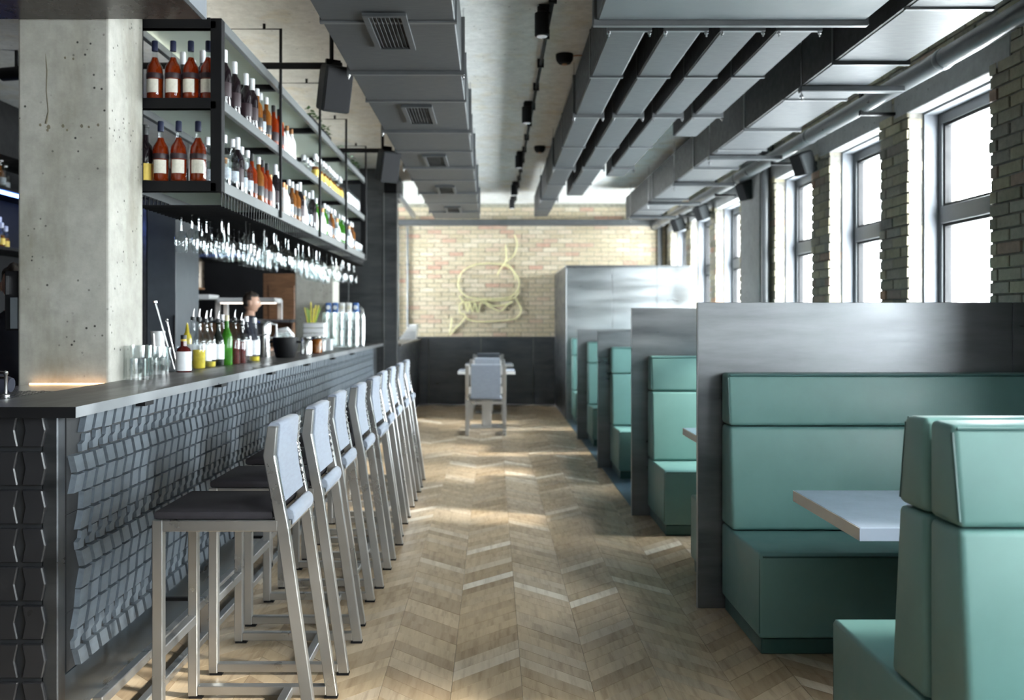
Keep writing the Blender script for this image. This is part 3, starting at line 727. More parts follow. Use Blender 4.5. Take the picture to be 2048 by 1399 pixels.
for i, y in enumerate(PY):
    h = 1.54 if i < 2 else 1.34
    p = thing('steel_partition', 'dark steel booth partition, %s in line from the entrance end%s' % (names[i], '' if i < 2 else ', lower than the first two'), 'partition', (2.0, y, 0), 'booth partitions', world=True)
    MB().box(1.036, 2.62, y, y+.03, 0, h).build('steel_panel', M['steel'], p, bevel=.002)
    MB().box(2.623, 2.998, y, y+.03, 0, h).build('steel_panel', M['steel'], p, bevel=.002)
    MB().box(1.0335, 1.0358, y-.0005, y+.0305, 0, h).build('edge_strip', M['edge'], p)
    bench(y-.003, -1, 'teal bench with its back against the front of the %s steel partition' % names[i])
    bench(y+.033, 1, 'teal bench behind the %s steel partition, facing away from the camera' % names[i])
bench(13.5, -1, 'last teal bench against the tall steel enclosure')
for i in range(5):
    yc = 3.465+2.21*i
    t = thing('booth_table', 'grey-blue booth table with pale edge band in the %s booth' % names[i], 'table', (2.1, yc, 0), 'booth tables', world=True)
    MB().box(1.24, 2.96, yc-.345, yc+.345, .705, .75).build('tabletop', M['tabletop'], t, bevel=.002)
    MB().box(1.2375, 1.2398, yc-.345, yc+.345, .706, .749).build('edge_band', M['tableedge'], t)
    MB().box(1.2375, 2.96, yc-.3475, yc-.3452, .706, .749).build('edge_band', M['tabletop'], t)
    MB().box(1.95, 2.03, yc-.04, yc+.04, .02, .704).build('leg', M['black'], t)
    MB().box(1.75, 2.23, yc-.2, yc+.2, 0, .02).build('base_plate', M['black'], t, bevel=.004)
en = thing('steel_enclosure', 'tall steel-clad enclosure with painted-in glare standing behind the last booth', 'enclosure', (2.0, 14.7, 0), world=True)
xs = [1.075, 1.75, 2.4, 2.9]
for a, b in zip(xs[:-1], xs[1:]): MB().box(a+.002, b-.002, 13.515, 13.55, 0, 2.22).build('steel_panel', M['steel_glare'], en, bevel=.003)
MB().box(1.07, 1.10, 13.55, 15.9, 0, 2.22).build('side_panel', M['steel_wall'], en)
MB().box(1.07, 2.9, 13.51, 15.9, 2.222, 2.25).build('top_cap', M['steel'], en, bevel=.003)
MB().box(1.12, 2.88, 13.56, 15.88, 0, 2.2).build('core', M['black'], en)

# ------------------------------------------------------------------ far tables and chairs
def make_chair(loc, rz, label):
    s = thing('dining_chair', label, 'chair', loc, 'metal chairs at the far tables', rz)
    mt = M['stool']; Wd = .235
    for sx in (-1, 1):
        x = sx*Wd-.0225
        MB().prism([(-.25, 0), (-.215, 0), (-.20, .45), (-.235, .88), (-.265, .88), (-.235, .45)], 'x', x, x+.045).build('leg', mt, s, bevel=.003)
        MB().box(x, x+.045, .19, .235, 0, .45).build('leg', mt, s, bevel=.003)
        MB().box(x+.002, x+.043, -.20, .19, .405, .445).build('seat_rail', mt, s)
        MB().box(x+.002, x+.043, -.215, .19, .03, .07).build('floor_rail', mt, s)
    MB().box(-Wd+.0225, Wd-.0225, -.235, -.20, .395, .43).build('rear_rail', mt, s)
    MB().box(-Wd+.0225, Wd-.0225, .195, .23, .405, .445).build('front_rail', mt, s)
    MB().box(-.2, .2, -.20, .225, .446, .475).build('seat', M['fabric'], s, bevel=.01, seg=2)
    MB().prism([(-.250, .47), (-.282, .89), (-.270, .90), (-.232, .90), (-.222, .885), (-.236, .885), (-.262, .885), (-.242, .47)], 'x', -.185, .185).build('backrest', M['fabric'], s, bevel=.003)
    for sx in (-1, 1):
        for z in (.53, .78): MB().box(sx*.198-.014, sx*.198+.014, -.262-(z-.47)*.06, -.248-(z-.47)*.06, z, z+.085).build('lacing', M['lace'], s)
    return s
make_chair((-.085, 11.85, 0), 0, 'metal chair with grey canvas back nearest the bar-side aisle, first in the far row')
make_chair((-.075, 13.75, 0), 0, 'metal chair with grey canvas back in the far row, second along the aisle line')
make_chair((-.07, 15.25, 0), PI, 'metal chair with grey canvas back in the far row facing the entrance by steel wall')
for i, (y, x0, x1) in enumerate(((12.55, -.46, .30), (14.55, -.42, .32))):
    t = thing('far_table', 'small pale-topped table on a flat steel post, %s' % ('first of the far row' if i == 0 else 'last before the steel wainscot'), 'table', ((x0+x1)/2, y, 0), 'far tables', world=True)
    MB().box(x0, x1, y-.33, y+.33, .735, .775).build('tabletop', M['tabletop'], t, bevel=.004)
    MB().box(x0, x1, y-.334, y-.3302, .736, .774).build('edge_band', M['white'], t)
    c = (x0+x1)/2
    MB().box(c-.065, c+.065, y-.03, y+.03, .02, .735).build('leg', M['stool'], t, bevel=.004)
    MB().box(c-.22, c+.22, y-.22, y+.22, 0, .02).build('base_plate', M['stool'], t, bevel=.004)

# ------------------------------------------------------------------ neon burger on the far brick
nb = thing('neon_sign', 'unlit pale yellow neon tube burger sign on the far brick wall', 'sign', (0, YF-.05, 1.9), world=True)
def npt(q, w=0): return ((860+q[0]/5.83-985)*15.9/1850, YF-.035+w, 1.45+(640-(450+q[1]/5.83))*15.9/1850)
def smoothp(pts, closed=False, n=5):
    out = []; m = len(pts)
    for i in range(m if closed else m-1):
        p0, p1, p2, p3 = [pts[(i+k) % m] if closed else pts[max(0, min(m-1, i+k))] for k in (-1, 0, 1, 2)]
        for j in range(n):
            t = j/n
            out.append(tuple(.5*((2*b)+(-a+c)*t+(2*a-5*b+4*c-d)*t*t+(-a+3*b-3*c+d)*t**3) for a, b, c, d in zip(p0, p1, p2, p3)))
    if not closed: out.append(pts[-1])
    return out
def neon(part, q, closed=False):
    MB().tube(smoothp([npt(p) for p in q], closed), .010, 8, closed).build(part, M['neon'], nb, smooth=True)
neon('bun_tube', [(400,810),(340,740),(335,640),(390,530),(520,462),(680,445),(850,462),(970,530),(1035,640),(1035,730),(970,815),(860,850),(600,858),(450,838)], True)
neon('leaf_tube', [(800,545),(850,470),(885,425),(960,370),(1005,290),(1015,200),(985,110)])
neon('leaf_tube', [(885,425),(890,350),(882,230)])
neon('highlight_tube', [(785,580),(830,500),(890,455),(965,520),(1000,640)])
neon('patty_tube', [(340,820),(380,880),(420,900),(600,875),(800,880),(980,850),(1045,770)])
neon('patty_tube', [(1000,850),(1040,920),(1065,1000),(1020,1070),(930,1105),(600,1125),(450,1100),(400,1040),(350,1020),(345,940),(380,890)])
neon('lettuce_tube', [(410,890),(440,1010),(465,905),(495,1010),(525,905),(560,1015),(600,900),(700,950),(820,1000),(900,930),(960,890)])
neon('cheese_tube', [(640,890),(740,940),(860,930),(960,900)])
neon('fry_tube', [(255,1080),(245,1180),(232,1280),(300,1200),(370,1130),(420,1060)])
for x in (-1.62, -1.46):
    t = thing('wall_pipe', 'thin dark upright pipe on far brick wall, %s' % ('beside the steel post' if x < -1.5 else 'second from the steel post'), 'pipe', (x, YF-.03, 1.17), world=True)
    MB().tube([(x, YF-.03, 1.17), (x, YF-.03, 3.06)], .018, 8).build('pipe_run', M['pipe'], t, smooth=True)
    for z in (1.6, 2.4): MB().box(x-.03, x+.03, YF-.03, YF+.005, z, z+.02).build('pipe_clip', M['pipe'], t)
t = thing('wall_pipe', 'dark downpipe in the far corner beside the window wall', 'pipe', (2.9, YF-.06, 0), world=True)
MB().tube([(2.88, YF-.06, 0), (2.88, YF-.06, CZ)], .045, 12).build('pipe_run', M['pipe'], t, smooth=True)
t = thing('wall_pipe', 'dark downpipe beside the plastered pier of the window wall', 'pipe', (2.93, 9.98, 0), world=True)
MB().tube([(2.94, 9.97, 0), (2.94, 9.97, CZ)], .045, 12).build('pipe_run', M['pipe'], t, smooth=True)

# ------------------------------------------------------------------ steel post, portal and pass counter at the far end of the bar
po = thing('steel_portal', 'tall dark steel portal post and wall closing the far end of the bar', 'portal', (-1.4, 12.3, 0), world=True)
MB().box(-1.435, -1.26, 12.22, 12.36, 0, 3.13).build('post', M['steel_wall'], po, bevel=.004)
for x in (-1.437, -1.266): MB().box(x, x+.008, 12.214, 12.2195, 0, 3.13).build('edge_strip', M['edge'], po)
for a, b in ((-1.90, -1.437), (-2.38, -1.903)): MB().box(a, b, 12.24, 12.28, 0, CZ-.004).build('steel_panel', M['steel_wall'], po, bevel=.003)
MB().box(-1.26, -1.22, 12.22, 14.6, 3.06, 3.13).build('head_beam', M['edge'], po)
pc = thing('pass_counter', 'dark lower counter beyond the steel post near the far wall', 'counter', (-1.5, 14.2, 0), world=True)
MB().box(-1.95, -1.22, 12.4, 15.90, 1.10, 1.135).build('countertop', M['steel_counter'], pc, bevel=.003)
MB().box(-1.90, -1.26, 12.42, 15.88, 0, 1.10).build('counter_body', M['steel_wall'], pc)
pk = thing('paper_stack', 'heap of white paper packets on the lower counter by the brick wall', 'papers', (-1.33, 15.2, 1.135), world=True)
for i in range(6):
    w_ = .15-.014*i; x_ = -1.40+.02*i
    MB().box(x_-w_*.7, x_+w_, 15.0-.01*i, 15.35, 1.135+i*.042, 1.172+i*.042).build('packet', M['white'], pk, bevel=.006)
ph = thing('card_terminal', 'black wedge-shaped terminal on the lower counter beside white packets', 'terminal', (-1.62, 14.9, 1.135), world=True)
MB().prism([(-1.70, 1.136), (-1.50, 1.136), (-1.56, 1.20), (-1.66, 1.42), (-1.69, 1.42)], 'y', 14.8, 15.0).build('terminal_body', M['black'], ph, bevel=.006)
MB().bar((-1.645, 14.9, 1.39), (-1.565, 14.9, 1.215), .14, .006, (1, 0, .45)).build('screen', M['fridge'], ph)

# ------------------------------------------------------------------ hanging bottle shelf over the bar
SX0, SX1, SY0, SY1 = -1.95, -1.45, 4.95, 10.64
Z1, Z2, Z3 = 2.203, 2.640, 3.066
sh = thing('bottle_shelf', 'long black two-tier hanging bottle shelf over the bar counter', 'shelf', (-1.7, 7.8, 2.14), world=True)
for (za, zb) in ((2.139, 2.20), (2.583, 2.637), (3.012, 3.066)):
    MB().box(SX1-.03, SX1, SY0+.06, SY1, za, zb).build('front_rail', M['shelfrail'], sh, bevel=.002)
    MB().box(SX0, SX0+.03, SY0+.06, SY1, za, zb).build('rear_rail', M['greyframe'], sh, bevel=.002)
    MB().box(SX0+.031, SX1-.031, SY0+.06, SY1-.05, zb-.014, zb+.0005).build('shelf_glass', M['frost'], sh)
    for y in (SY0, 6.28, 7.71, 9.09, SY1-.05):
        MB().box(SX0+.031, SX1-.031, y, y+.05, za, zb-.016).build('cross_bar', M['black'], sh)
for y in (SY0, SY1-.05):
    for x in (SX0, SX1-.06): MB().box(x, x+.06, y, y+.06, 2.139, 3.066).build('post', M['black'], sh, bevel=.002)
for z in (2.139, 2.583, 3.012): MB().box(SX0+.06, SX1-.06, SY0-.002, SY0+.045, z, z+.056).build('end_bar', M['black'], sh)
for y in (6.28, 7.71, 9.09, 10.5):
    MB().tube([(SX1+.012, y, 2.145), (SX1+.012, y, 3.425), (SX0-.012, y, 3.425), (SX0-.012, y, 2.145)], .011, 6).build('hanger_frame', M['black'], sh)
    for x in (SX1-.1, SX0+.1): MB().tube([(x, y, 3.425), (x, y, CZ)], .010, 6).build('drop_rod', M['black'], sh)
MB().box(SX0+.002, SX0+.028, SY0+.1, SY1-.1, Z3+.0005, Z3+.016).build('ceiling_fill_strip', M['led_fill'], sh)  # unseen glowing strip added to brighten the ceiling over the bar
rm = MB().tube([(SX1-.012, 0, 2.139), (SX1-.012, 0, 2.066), (SX0+.03, 0, 2.066), (SX0+.03, 0, 2.139)], .0055, 6).mesh('glass_rail', M['black'], org=(-1.7, 0, 2.14), smooth=True)
RP = .0615; NR = 90
for i in range(NR): link('glass_rail', rm, sh, (0, 4.99+RP*i-7.8, 0))

# bottles
def bottle(kind, group, label, name='bottle'):
    b = thing(name, label, 'bottle', (0, 0, 0), group)
    mk = lambda prof, nm, m, n=14: MB().lathe(prof, n=n).build(nm, m, b, smooth=True)
    if kind == 'aperitif':
        mk([(.040,0),(.044,.006),(.044,.17),(.040,.195),(.022,.225),(.0155,.25),(.0145,.285)], 'glass_body', M['glass'], 18)
        mk([(.039,.004),(.0425,.008),(.0425,.17),(.0385,.194),(.0205,.224),(.0142,.243)], 'liquid', M['orange'], 18)
        mk([(.0448,.125),(.0450,.126),(.0450,.152),(.0448,.153)], 'band', M['darkband'], 18)
        # curved front label
        m = MB(); vs = []; fs = []
        for k in range(9):
            a = -PI/2-.78+1.56*k/8
            for z in (.045, .118): vs += [(.0455*math.cos(a), .0455*math.sin(a), z), (.0449*math.cos(a), .0449*math.sin(a), z)]
        for k in range(8):
            a = 4*k; c = a+4; fs += [(a, c, c+2, a+2), (a+1, a+3, c+3, c+1), (a, a+1, c+1, c), (a+2, c+2, c+3, a+3)]
        fs += [(0, 2, 3, 1), (32, 33, 35, 34)]
        m._add(vs, fs).build('label', M['label'], b)
        mk([(.0165,.278),(.0165,.330),(.014,.334)], 'cap', M['navy'])
    elif kind == 'wine':
        mk([(.034,0),(.037,.006),(.037,.19),(.033,.215),(.016,.245),(.0145,.262)], 'glass_body', M['darkwine'])
        mk([(.0158,.255),(.0158,.325),(.013,.328)], 'capsule', M['whitecap']); mk([(.0375,.06),(.0377,.061),(.0377,.14),(.0375,.141)], 'label', M['darkband'])
    elif kind in ('amber', 'orange', 'clear', 'green'):
        mm = {'amber': M['amber'], 'orange': M['orange'], 'clear': M['glass'], 'green': M['greenglass']}[kind]
        mk([(.033,0),(.036,.005),(.036,.165),(.030,.190),(.014,.215),(.013,.262)], 'glass_body', mm)
        mk([(.0145,.248),(.0145,.292),(.012,.295)], 'cap', M['whitecap' if kind != 'orange' else 'blackcap']); mk([(.0366,.045),(.0368,.046),(.0368,.105),(.0366,.106)], 'label', M[{'clear': 'greylabel', 'green': 'label', 'orange': 'darkband', 'amber': 'blackcap'}[kind]])
        if kind == 'clear': mk([(.031,.004),(.034,.008),(.034,.15),(.03,.155)], 'liquid', M['cutglass'])
    elif kind == 'gold':
        mk([(.028,0),(.030,.005),(.030,.13),(.024,.15),(.012,.165),(.012,.185)], 'glass_body', M['glass'])
        mk([(.026,.003),(.0285,.006),(.0285,.11),(.027,.112)], 'liquid', M['amber'])
        mk([(.0165,.175),(.0185,.182),(.0185,.218),(.014,.222)], 'cap', M['whitecap']); mk([(.0306,.03),(.0308,.031),(.0308,.085),(.0306,.086)], 'label', M['yellowlabel'])
    elif kind == 'white':
        mk([(.030,0),(.033,.005),(.033,.12),(.027,.15),(.014,.18),(.013,.21)], 'body', M['white'])
        mk([(.0145,.20),(.0145,.235),(.012,.238)], 'cap', M['copper'])
    elif kind == 'blackyellow':
        mk([(.040,0),(.043,.006),(.043,.17),(.038,.20),(.018,.225),(.016,.27)], 'glass_body', M['darkwine']); mk([(.0435,.01),(.0438,.012),(.0438,.10),(.0435,.102)], 'label', M['yellowlabel'])
        mk([(.018,.262),(.018,.30),(.021,.302),(.021,.315),(.015,.318)], 'cap', M['blackcap'])
    elif kind == 'pourer':
        pass
    return b
def place(proto, spots, label=None):
    for i, p in enumerate(spots):
        o = proto if i == 0 else dup(proto)
        o.location = p; o.rotation_euler = (0, 0, random.uniform(-.15, .15))
        if label: o['label'] = label(p) if callable(label) else label
g = bottle('aperitif', None, '')
up = [(-1.845, 5.055), (-1.745, 5.055), (-1.648, 5.055), (-1.552, 5.055)]
lo = [(-1.815, 5.06), (-1.715, 5.055), (-1.61, 5.06)]
pos = ['first of the four from the pillar', 'second of the four from the pillar', 'third of the four from the pillar', 'last of the four by the shelf post']
for i, (x, y) in enumerate(up):
    o = g if i == 0 else dup(g); o.location = (x, y, Z2); o.rotation_euler = (0, 0, random.uniform(-.08, .08)); o['group'] = 'orange-red bottles at the shelf end'
    o['label'] = 'orange-red cream-labelled bottle on upper shelf end, ' + pos[i]
for i, (x, y) in enumerate(lo):
    o = dup(g); o.location = (x, y, Z1); o.rotation_euler = (0, 0, random.uniform(.1, .3))
    o['label'] = 'orange-red cream-labelled bottle on lower shelf end, ' + ['next to the black one', 'middle of the three', 'next to the shelf post'][i]
b = bottle('blackyellow', None, 'black bottle with yellow label on lower shelf end beside concrete pillar'); b.location = (-1.905, 5.075, Z1)
FX = -1.512
def kindrow(kind, z, spots, shelf):
    nm = {'wine': 'dark wine bottle with white capsule', 'amber': 'amber spirit bottle with white cap', 'orange': 'orange spirit bottle with black cap', 'clear': 'clear spirit bottle with white label',
          'green': 'green glass bottle with white label', 'gold': 'small gold-labelled round bottle', 'white': 'small white bottle with coppery cap'}[kind]
    if not spots: return
    p = bottle(kind, '%s on %s shelf' % (nm.replace('bottle', 'bottles'), shelf), '%s standing on the %s hanging shelf' % (nm, shelf))
    sec = lambda q: '%s, %s row, %s hanging shelf, %s' % (nm, 'front' if q[0] > -1.57 else 'rear', shelf, 'pillar end' if q[1] < 6.28 else ('second bay' if q[1] < 7.71 else ('third bay' if q[1] < 9.09 else 'far bay')))
    place(p, [(x+random.uniform(-.008, .008), y, z) for x, y in spots], sec)
U = {'wine': [(FX, 5.20), (FX, 5.44), (FX, 5.70), (FX, 5.82), (-1.63, 5.21), (-1.63, 5.33), (-1.63, 5.46), (-1.63, 5.6), (-1.75, 5.24), (-1.75, 5.4), (-1.63, 5.74)],
     'amber': [(FX, 5.94), (FX, 6.17), (-1.64, 5.95)], 'clear': [(FX, 6.055), (-1.64, 6.1)], 'orange': [(FX, 6.40), (FX, 6.52)],
     'white': [(FX, 6.68), (FX, 6.80), (FX, 6.92), (-1.63, 6.75), (-1.63, 6.87)],
     'gold': [(FX, 7.85+.125*i) for i in range(12)]+[(-1.62, 7.9+.14*i) for i in range(5)]}
for k, v in U.items(): kindrow(k, Z2, v, 'upper')
L = {k: [] for k in ('wine', 'amber', 'clear', 'green', 'orange', 'white')}
seq = ['clear', 'clear', 'wine', 'clear', 'clear', 'orange', 'amber', 'orange', 'orange', 'white', 'wine', 'amber', 'white', 'white', 'clear', 'amber', 'amber', 'wine']
random.seed(21)
y = 5.24; i = 0
while y < 10.0:
    L[seq[i] if i < len(seq) else random.choice(['clear', 'clear', 'white', 'green', 'wine', 'amber', 'clear', 'white'])].append((FX, y)); y += .118; i += 1
y = 5.30
while y < 9.9:
    L[random.choice(['clear', 'wine', 'amber', 'green', 'clear', 'white'])].append((-1.635, y)); y += .17
for k, v in L.items(): kindrow(k, Z1, v, 'lower')
def tumbler(r0, r1, h, label, group, cat='glass', name='tumbler', mat='glass', n=16, loc=(0,0,0)):
    t = thing(name, label, cat, loc, group)
    MB().lathe([(r0*.9, .0), (r0, .004), (r1, h), (r1-.003, h), (r0-.003, .012), (.001, .010)], n=n, caps=False).build('glass_wall', M[mat], t, smooth=True)
    MB().lathe([(r0*.9, .0005), (r0*.92, .009)], n=n).build('glass_base', M['cutglass'], t)
    return t
hb = tumbler(.027, .033, .16, 'tall clear highball glass at the far end of upper hanging shelf', 'highball glasses on the upper shelf')
place(hb, [(FX+.0-.0*i, 9.50+.085*i, Z2) for i in range(11)]+[(FX-.1, 9.55+.12*i, Z2) for i in range(6)])
tb = tumbler(.034, .040, .10, 'clear tumbler at the far end of lower hanging shelf', 'tumblers on the lower shelf')
place(tb, [(FX-.0, 10.03+.095*i, Z1) for i in range(6)]+[(FX-.1, 10.05+.1*i, Z1) for i in range(5)])
# hanging stemware
gl = thing('hanging_glass', 'clear stemmed glass hanging upside down from the rack under shelf', 'glass', (0, 0, 0), 'stemmed glasses hanging under the shelf')
MB().lathe([(.036, .0), (.036, .002), (.010, -.004), (.004, -.012)], n=14).build('foot', M['cutglass'], gl, smooth=True)
MB().lathe([(.0042, -.010), (.0038, -.05), (.005, -.088)], n=8).build('stem', M['cutglass'], gl, smooth=True)
MB().lathe([(.005, -.086), (.022, -.098), (.038, -.122), (.043, -.15), (.041, -.185), (.036, -.215)], n=16, caps=False).build('bowl', M['glass'], gl, smooth=True)
MB().tube([(.036*math.cos(2*PI*k/16), .036*math.sin(2*PI*k/16), -.215) for k in range(16)], .0010, 5, True).build('rim', M['glass'], gl, smooth=True)
random.seed(5)
spots = []
for i in range(1, NR//2-1):
    y = 4.99+RP*(2*i+.5)
    for x in (-1.54, -1.645, -1.75, -1.855):
        if i < 3 and x > -1.7: continue
        if random.random() < (.50 if i < 20 else .55): spots.append((x+random.uniform(-.008, .008), y, 2.0716))
place(gl, spots, lambda q: 'stemmed glass hanging upside down under the shelf, %s row, %s bay' % ('front' if q[0] > -1.6 else ('second' if q[0] > -1.7 else ('third' if q[0] > -1.8 else 'rear')), 'pillar-end' if q[1] < 6.28 else ('second' if q[1] < 7.71 else ('third' if q[1] < 9.09 else 'far'))))
# plants on top of the shelf
for i, (y, m_, nm) in enumerate(((7.75, 'plant', 'dark green'), (8.3, 'plant', 'olive green'), (9.4, 'plantp', 'pale green'), (10.1, 'plant', 'small dark green'))):
    p = thing('potted_plant', '%s trailing plant in a black trough on top of hanging shelf' % nm, 'plant', (-1.53, y, 3.067))
    MB().box(-.05, .05, -.2, .2, 0, .06).build('trough', M['black'], p, bevel=.004)
    m = MB()
    for k in range(110):
        a = random.uniform(0, 2*PI); c = Vector((random.uniform(-.06, .07), random.uniform(-.21, .21), random.uniform(.05, .12))); d = Vector((math.cos(a), math.sin(a), random.uniform(-.3, .5)))*random.uniform(.03, .05); s_ = Vector((-d.y, d.x, .01))*.35
        m._add([c, c+d*.5+s_, c+d, c+d*.5-s_], [(0, 1, 2, 3)])
    m.build('foliage', M[m_], p, kind='stuff')

# ------------------------------------------------------------------ things on the bar
BT = 1.1505
def jar(name, label, cat, x, y, prof, mat, z=BT, n=18, extra=()):
    t = thing(name, label, cat, (x, y, z))
    MB().lathe(prof, n=n, caps=True).build('body', M[mat], t, smooth=True)
    for nm, p, m_ in extra: MB().lathe(p, n=n).build(nm, M[m_], t, smooth=True)
    return t
def cut(name, label, x, y, r, h, z=BT):
    t = thing(name, label, 'mixing glass', (x, y, z))
    n = 40
    for nm, rr, m_, a, b_ in (('glass_wall', r, 'cutwall', .0, h), ('inner_wall', r-.007, 'glass', .016, h)):
        m = MB(); vs = []; fs = []
        for z_ in (a, a+(b_-a)*.62, a+(b_-a)*.66, b_):
            for k in range(n):
                q = rr*(1 if (k % 2 or nm == 'inner_wall' or z_ > a+(b_-a)*.64) else .945); vs.append((q*math.cos(2*PI*k/n), q*math.sin(2*PI*k/n), z_))
        for i in range(3):
            for k in range(n): fs.append((i*n+k, i*n+(k+1) % n, (i+1)*n+(k+1) % n, (i+1)*n+k))
        fs.append(tuple(range(n-1, -1, -1)))
        m._add(vs, fs).build(nm, M[m_], t)
    ic = MB()
    for k in range(16):
        a = random.uniform(0, 2*PI); q = random.uniform(0, r*.5); c = (q*math.cos(a), q*math.sin(a), .03+random.uniform(0, h*.45))
        ic.bar((c[0]-.011, c[1], c[2]), (c[0]+.011, c[1]+.006, c[2]+.006), .02, .02)
    ic.build('ice', M['cutwall'], t, kind='stuff')
    return t
cut('mixing_glass', 'large cut crystal mixing glass on the bar in front of the pillar', -1.80, 4.70, .072, .172)
cut('mixing_glass', 'smaller cut crystal mixing glass on the bar holding a spoon beside white-labelled bottle', -1.86, 5.14, .058, .152, 1.1515)
sp = thing('bar_spoon', 'short steel spoon standing in the smaller crystal mixing glass', 'spoon', (-1.87, 5.14, 1.175))
MB().tube([(.0, 0, 0), (-.012, .0, .20)], .003, 6).lathe([(.001, -.004), (.012, .008), (.014, .022), (.006, .04)], n=10).build('spoon', M['inox'], sp, smooth=True)
t = jar('dropper_bottle', 'white-labelled short bottle with dark amber neck on the bar by crystal glass', 'bottle', -1.79, 5.36, [(.040,0),(.043,.005),(.043,.115),(.036,.135),(.018,.15),(.016,.195)], 'redwine', extra=[('label', [(.0436,.008),(.0438,.009),(.0438,.118),(.0436,.119)], 'whitelabel'), ('neck_band', [(.0165,.178),(.0168,.179),(.0168,.19)], 'yellowlabel'), ('cap', [(.017,.19),(.017,.212),(.013,.214)], 'blackcap')])
t = jar('straw_jar', 'clear glass jar with long steel tongs behind the white-labelled bottle', 'jar', -1.93, 5.58, [(.045,0),(.047,.005),(.047,.15),(.045,.15)], 'glass', 1.1425)
for k, (dx, dz, r_, nm, lb) in enumerate(((-.115, .40, .006, 'stirrer', 'long frosted steel stirring rod leaning out of the glass jar'), (-.065, .29, .0045, 'tongs', 'slim steel tweezer tongs leaning out of the glass jar'))):
    q = thing(nm, lb, 'bar tool', (-1.92+.02*k, 5.58, 1.155))
    MB().tube([(0, 0, 0), (dx*.5, 0, dz*.5), (dx, 0, dz)], [r_*.8, r_, r_*1.2], 8).build('rod', M['inox'], q, smooth=True)
    MB().lathe([(r_, 0), (r_*1.9, .006), (r_*1.9, .016), (0, .02)], (dx, 0, dz-.006), 8).build('tip', M['inox'], q, smooth=True)
t = jar('paper_cup_stack', 'stack of small white paper cups behind the glass jar', 'cups', -2.08, 5.75, [(.034,0),(.040,.08),(.036,.08),(.042,.16),(.038,.16),(.044,.24)], 'white', 1.1425, extra=[('base_ring', [(.045,0),(.045,.03)], 'black')])
def pbottle(x, y, kind, label, z=BT, h=.30, r=.036, spout=True, sc=1.0):
    t = thing('bar_bottle', label, 'bottle', (x, y, z))
    mk = lambda prof, nm, m, n=16: MB().lathe(prof, n=n).build(nm, m, t, smooth=True)
    hb_ = h*.62
    prof = [(r*.92,0),(r,.006),(r,hb_*.9),(r*.86,hb_),(.015,hb_+.05),(.013,h-.02),(.0145,h-.018),(.0145,h)]
    gm = {'juice': 'glass', 'clear': 'glass', 'green': 'greenglass', 'black': 'blackglass', 'red': 'glass', 'white': 'glass', 'lemon': 'glass', 'pale': 'glass'}[kind]
    mk(prof, 'glass_body', M[gm])
    fill = {'juice': ('juice', .7), 'red': ('redwine', .98), 'lemon': ('amber', .18), 'pale': ('juice', .2)}.get(kind)
    if fill: mk([(r*.86,.003),(r*.93,.008),(r*.93,hb_*.9*fill[1]),(r*.9,hb_*.9*fill[1]+.001)], 'liquid', M[fill[0]])
    if kind in ('white', 'black', 'clear', 'pale'):
        mk([(r*1.015,hb_*.25),(r*1.02,hb_*.26),(r*1.02,hb_*.78),(r*1.015,hb_*.79)], 'label', M['whitelabel'])
    if spout:
        mk([(.0155,h-.004),(.016,h+.002),(.016,h+.018),(.009,h+.022)], 'stopper', M['blackcap'], 10)
        MB().tube([(0,0,h+.015),(.002,0,h+.045),(.008,0,h+.072)], [.006,.0048,.004], 8).build('pour_spout', M['inox'], t, smooth=True)
    else: mk([(.0155,h-.03),(.016,h-.028),(.016,h+.006),(.012,h+.008)], 'cap', M['whitecap' if kind != 'green' else 'cork'], 12)
    return t
pbottle(-1.815, 5.72, 'juice', 'bottle of yellow juice with a steel pour spout on the bar', h=.30, r=.041)
pbottle(-1.81, 5.835, 'clear', 'clear pour-spout bottle beside the yellow juice bottle', h=.29, r=.037)
pbottle(-1.925, 6.06, 'lemon', 'clear pour-spout bottle with a little amber liquor behind the juice', 1.1425, h=.30, r=.036)
pbottle(-1.92, 5.93, 'clear', 'clear pour-spout bottle standing behind the yellow juice bottle', 1.1425, h=.31, r=.037)
pbottle(-1.815, 5.95, 'pale', 'clear spouted bottle with a yellow dreg beside the black bottle', h=.30, r=.036)
pbottle(-1.80, 6.07, 'black', 'black-green bottle with a small white label among the bar bottles', h=.29, r=.038)
pbottle(-1.925, 6.22, 'white', 'clear bottle with white label and spout behind the black-green bottle', 1.1425, h=.30, r=.037)
pbottle(-1.775, 6.18, 'green', 'bright green glass bottle standing on the bar', h=.325, r=.038, spout=False)
pbottle(-1.757, 6.30, 'red', 'bottle of dark red syrup with pour spout next to the green one', h=.30, r=.040)
pbottle(-1.742, 6.41, 'red', 'dark syrup bottle with pour spout, second beside the red one', h=.28, r=.036)
pbottle(-1.90, 6.50, 'clear', 'tall clear bottle behind the dark syrup bottles', 1.1425, h=.34, r=.036, spout=False)
pbottle(-1.74, 6.54, 'white', 'clear bottle with white label and long white cap past the syrups', h=.32, r=.040, spout=False)
pbottle(-1.742, 6.77, 'pale', 'clear bottle with cream label and yellow base before the black ice bucket', h=.31, r=.039, spout=False)
pbottle(-1.80, 6.66, 'clear', 'plain clear bottle with white cap behind the cream-labelled one', h=.30, r=.037, spout=False)
t = jar('pepper_mill', 'tall yellow-orange squeeze bottle standing behind the bar bottles', 'bottle', -2.08, 6.3, [(.03,0),(.033,.01),(.033,.17),(.028,.20),(.014,.225),(.005,.29)], 'juice', 1.1425)
t = thing('ice_bucket', 'round black ice bucket with two handles standing on the bar', 'bucket', (-1.66, 7.42, BT))
MB().lathe([(.070,0),(.076,.006),(.100,.10),(.102,.15),(.098,.162),(.092,.162),(.090,.10),(.066,.012)], n=28).build('bucket', M['black'], t, smooth=True)
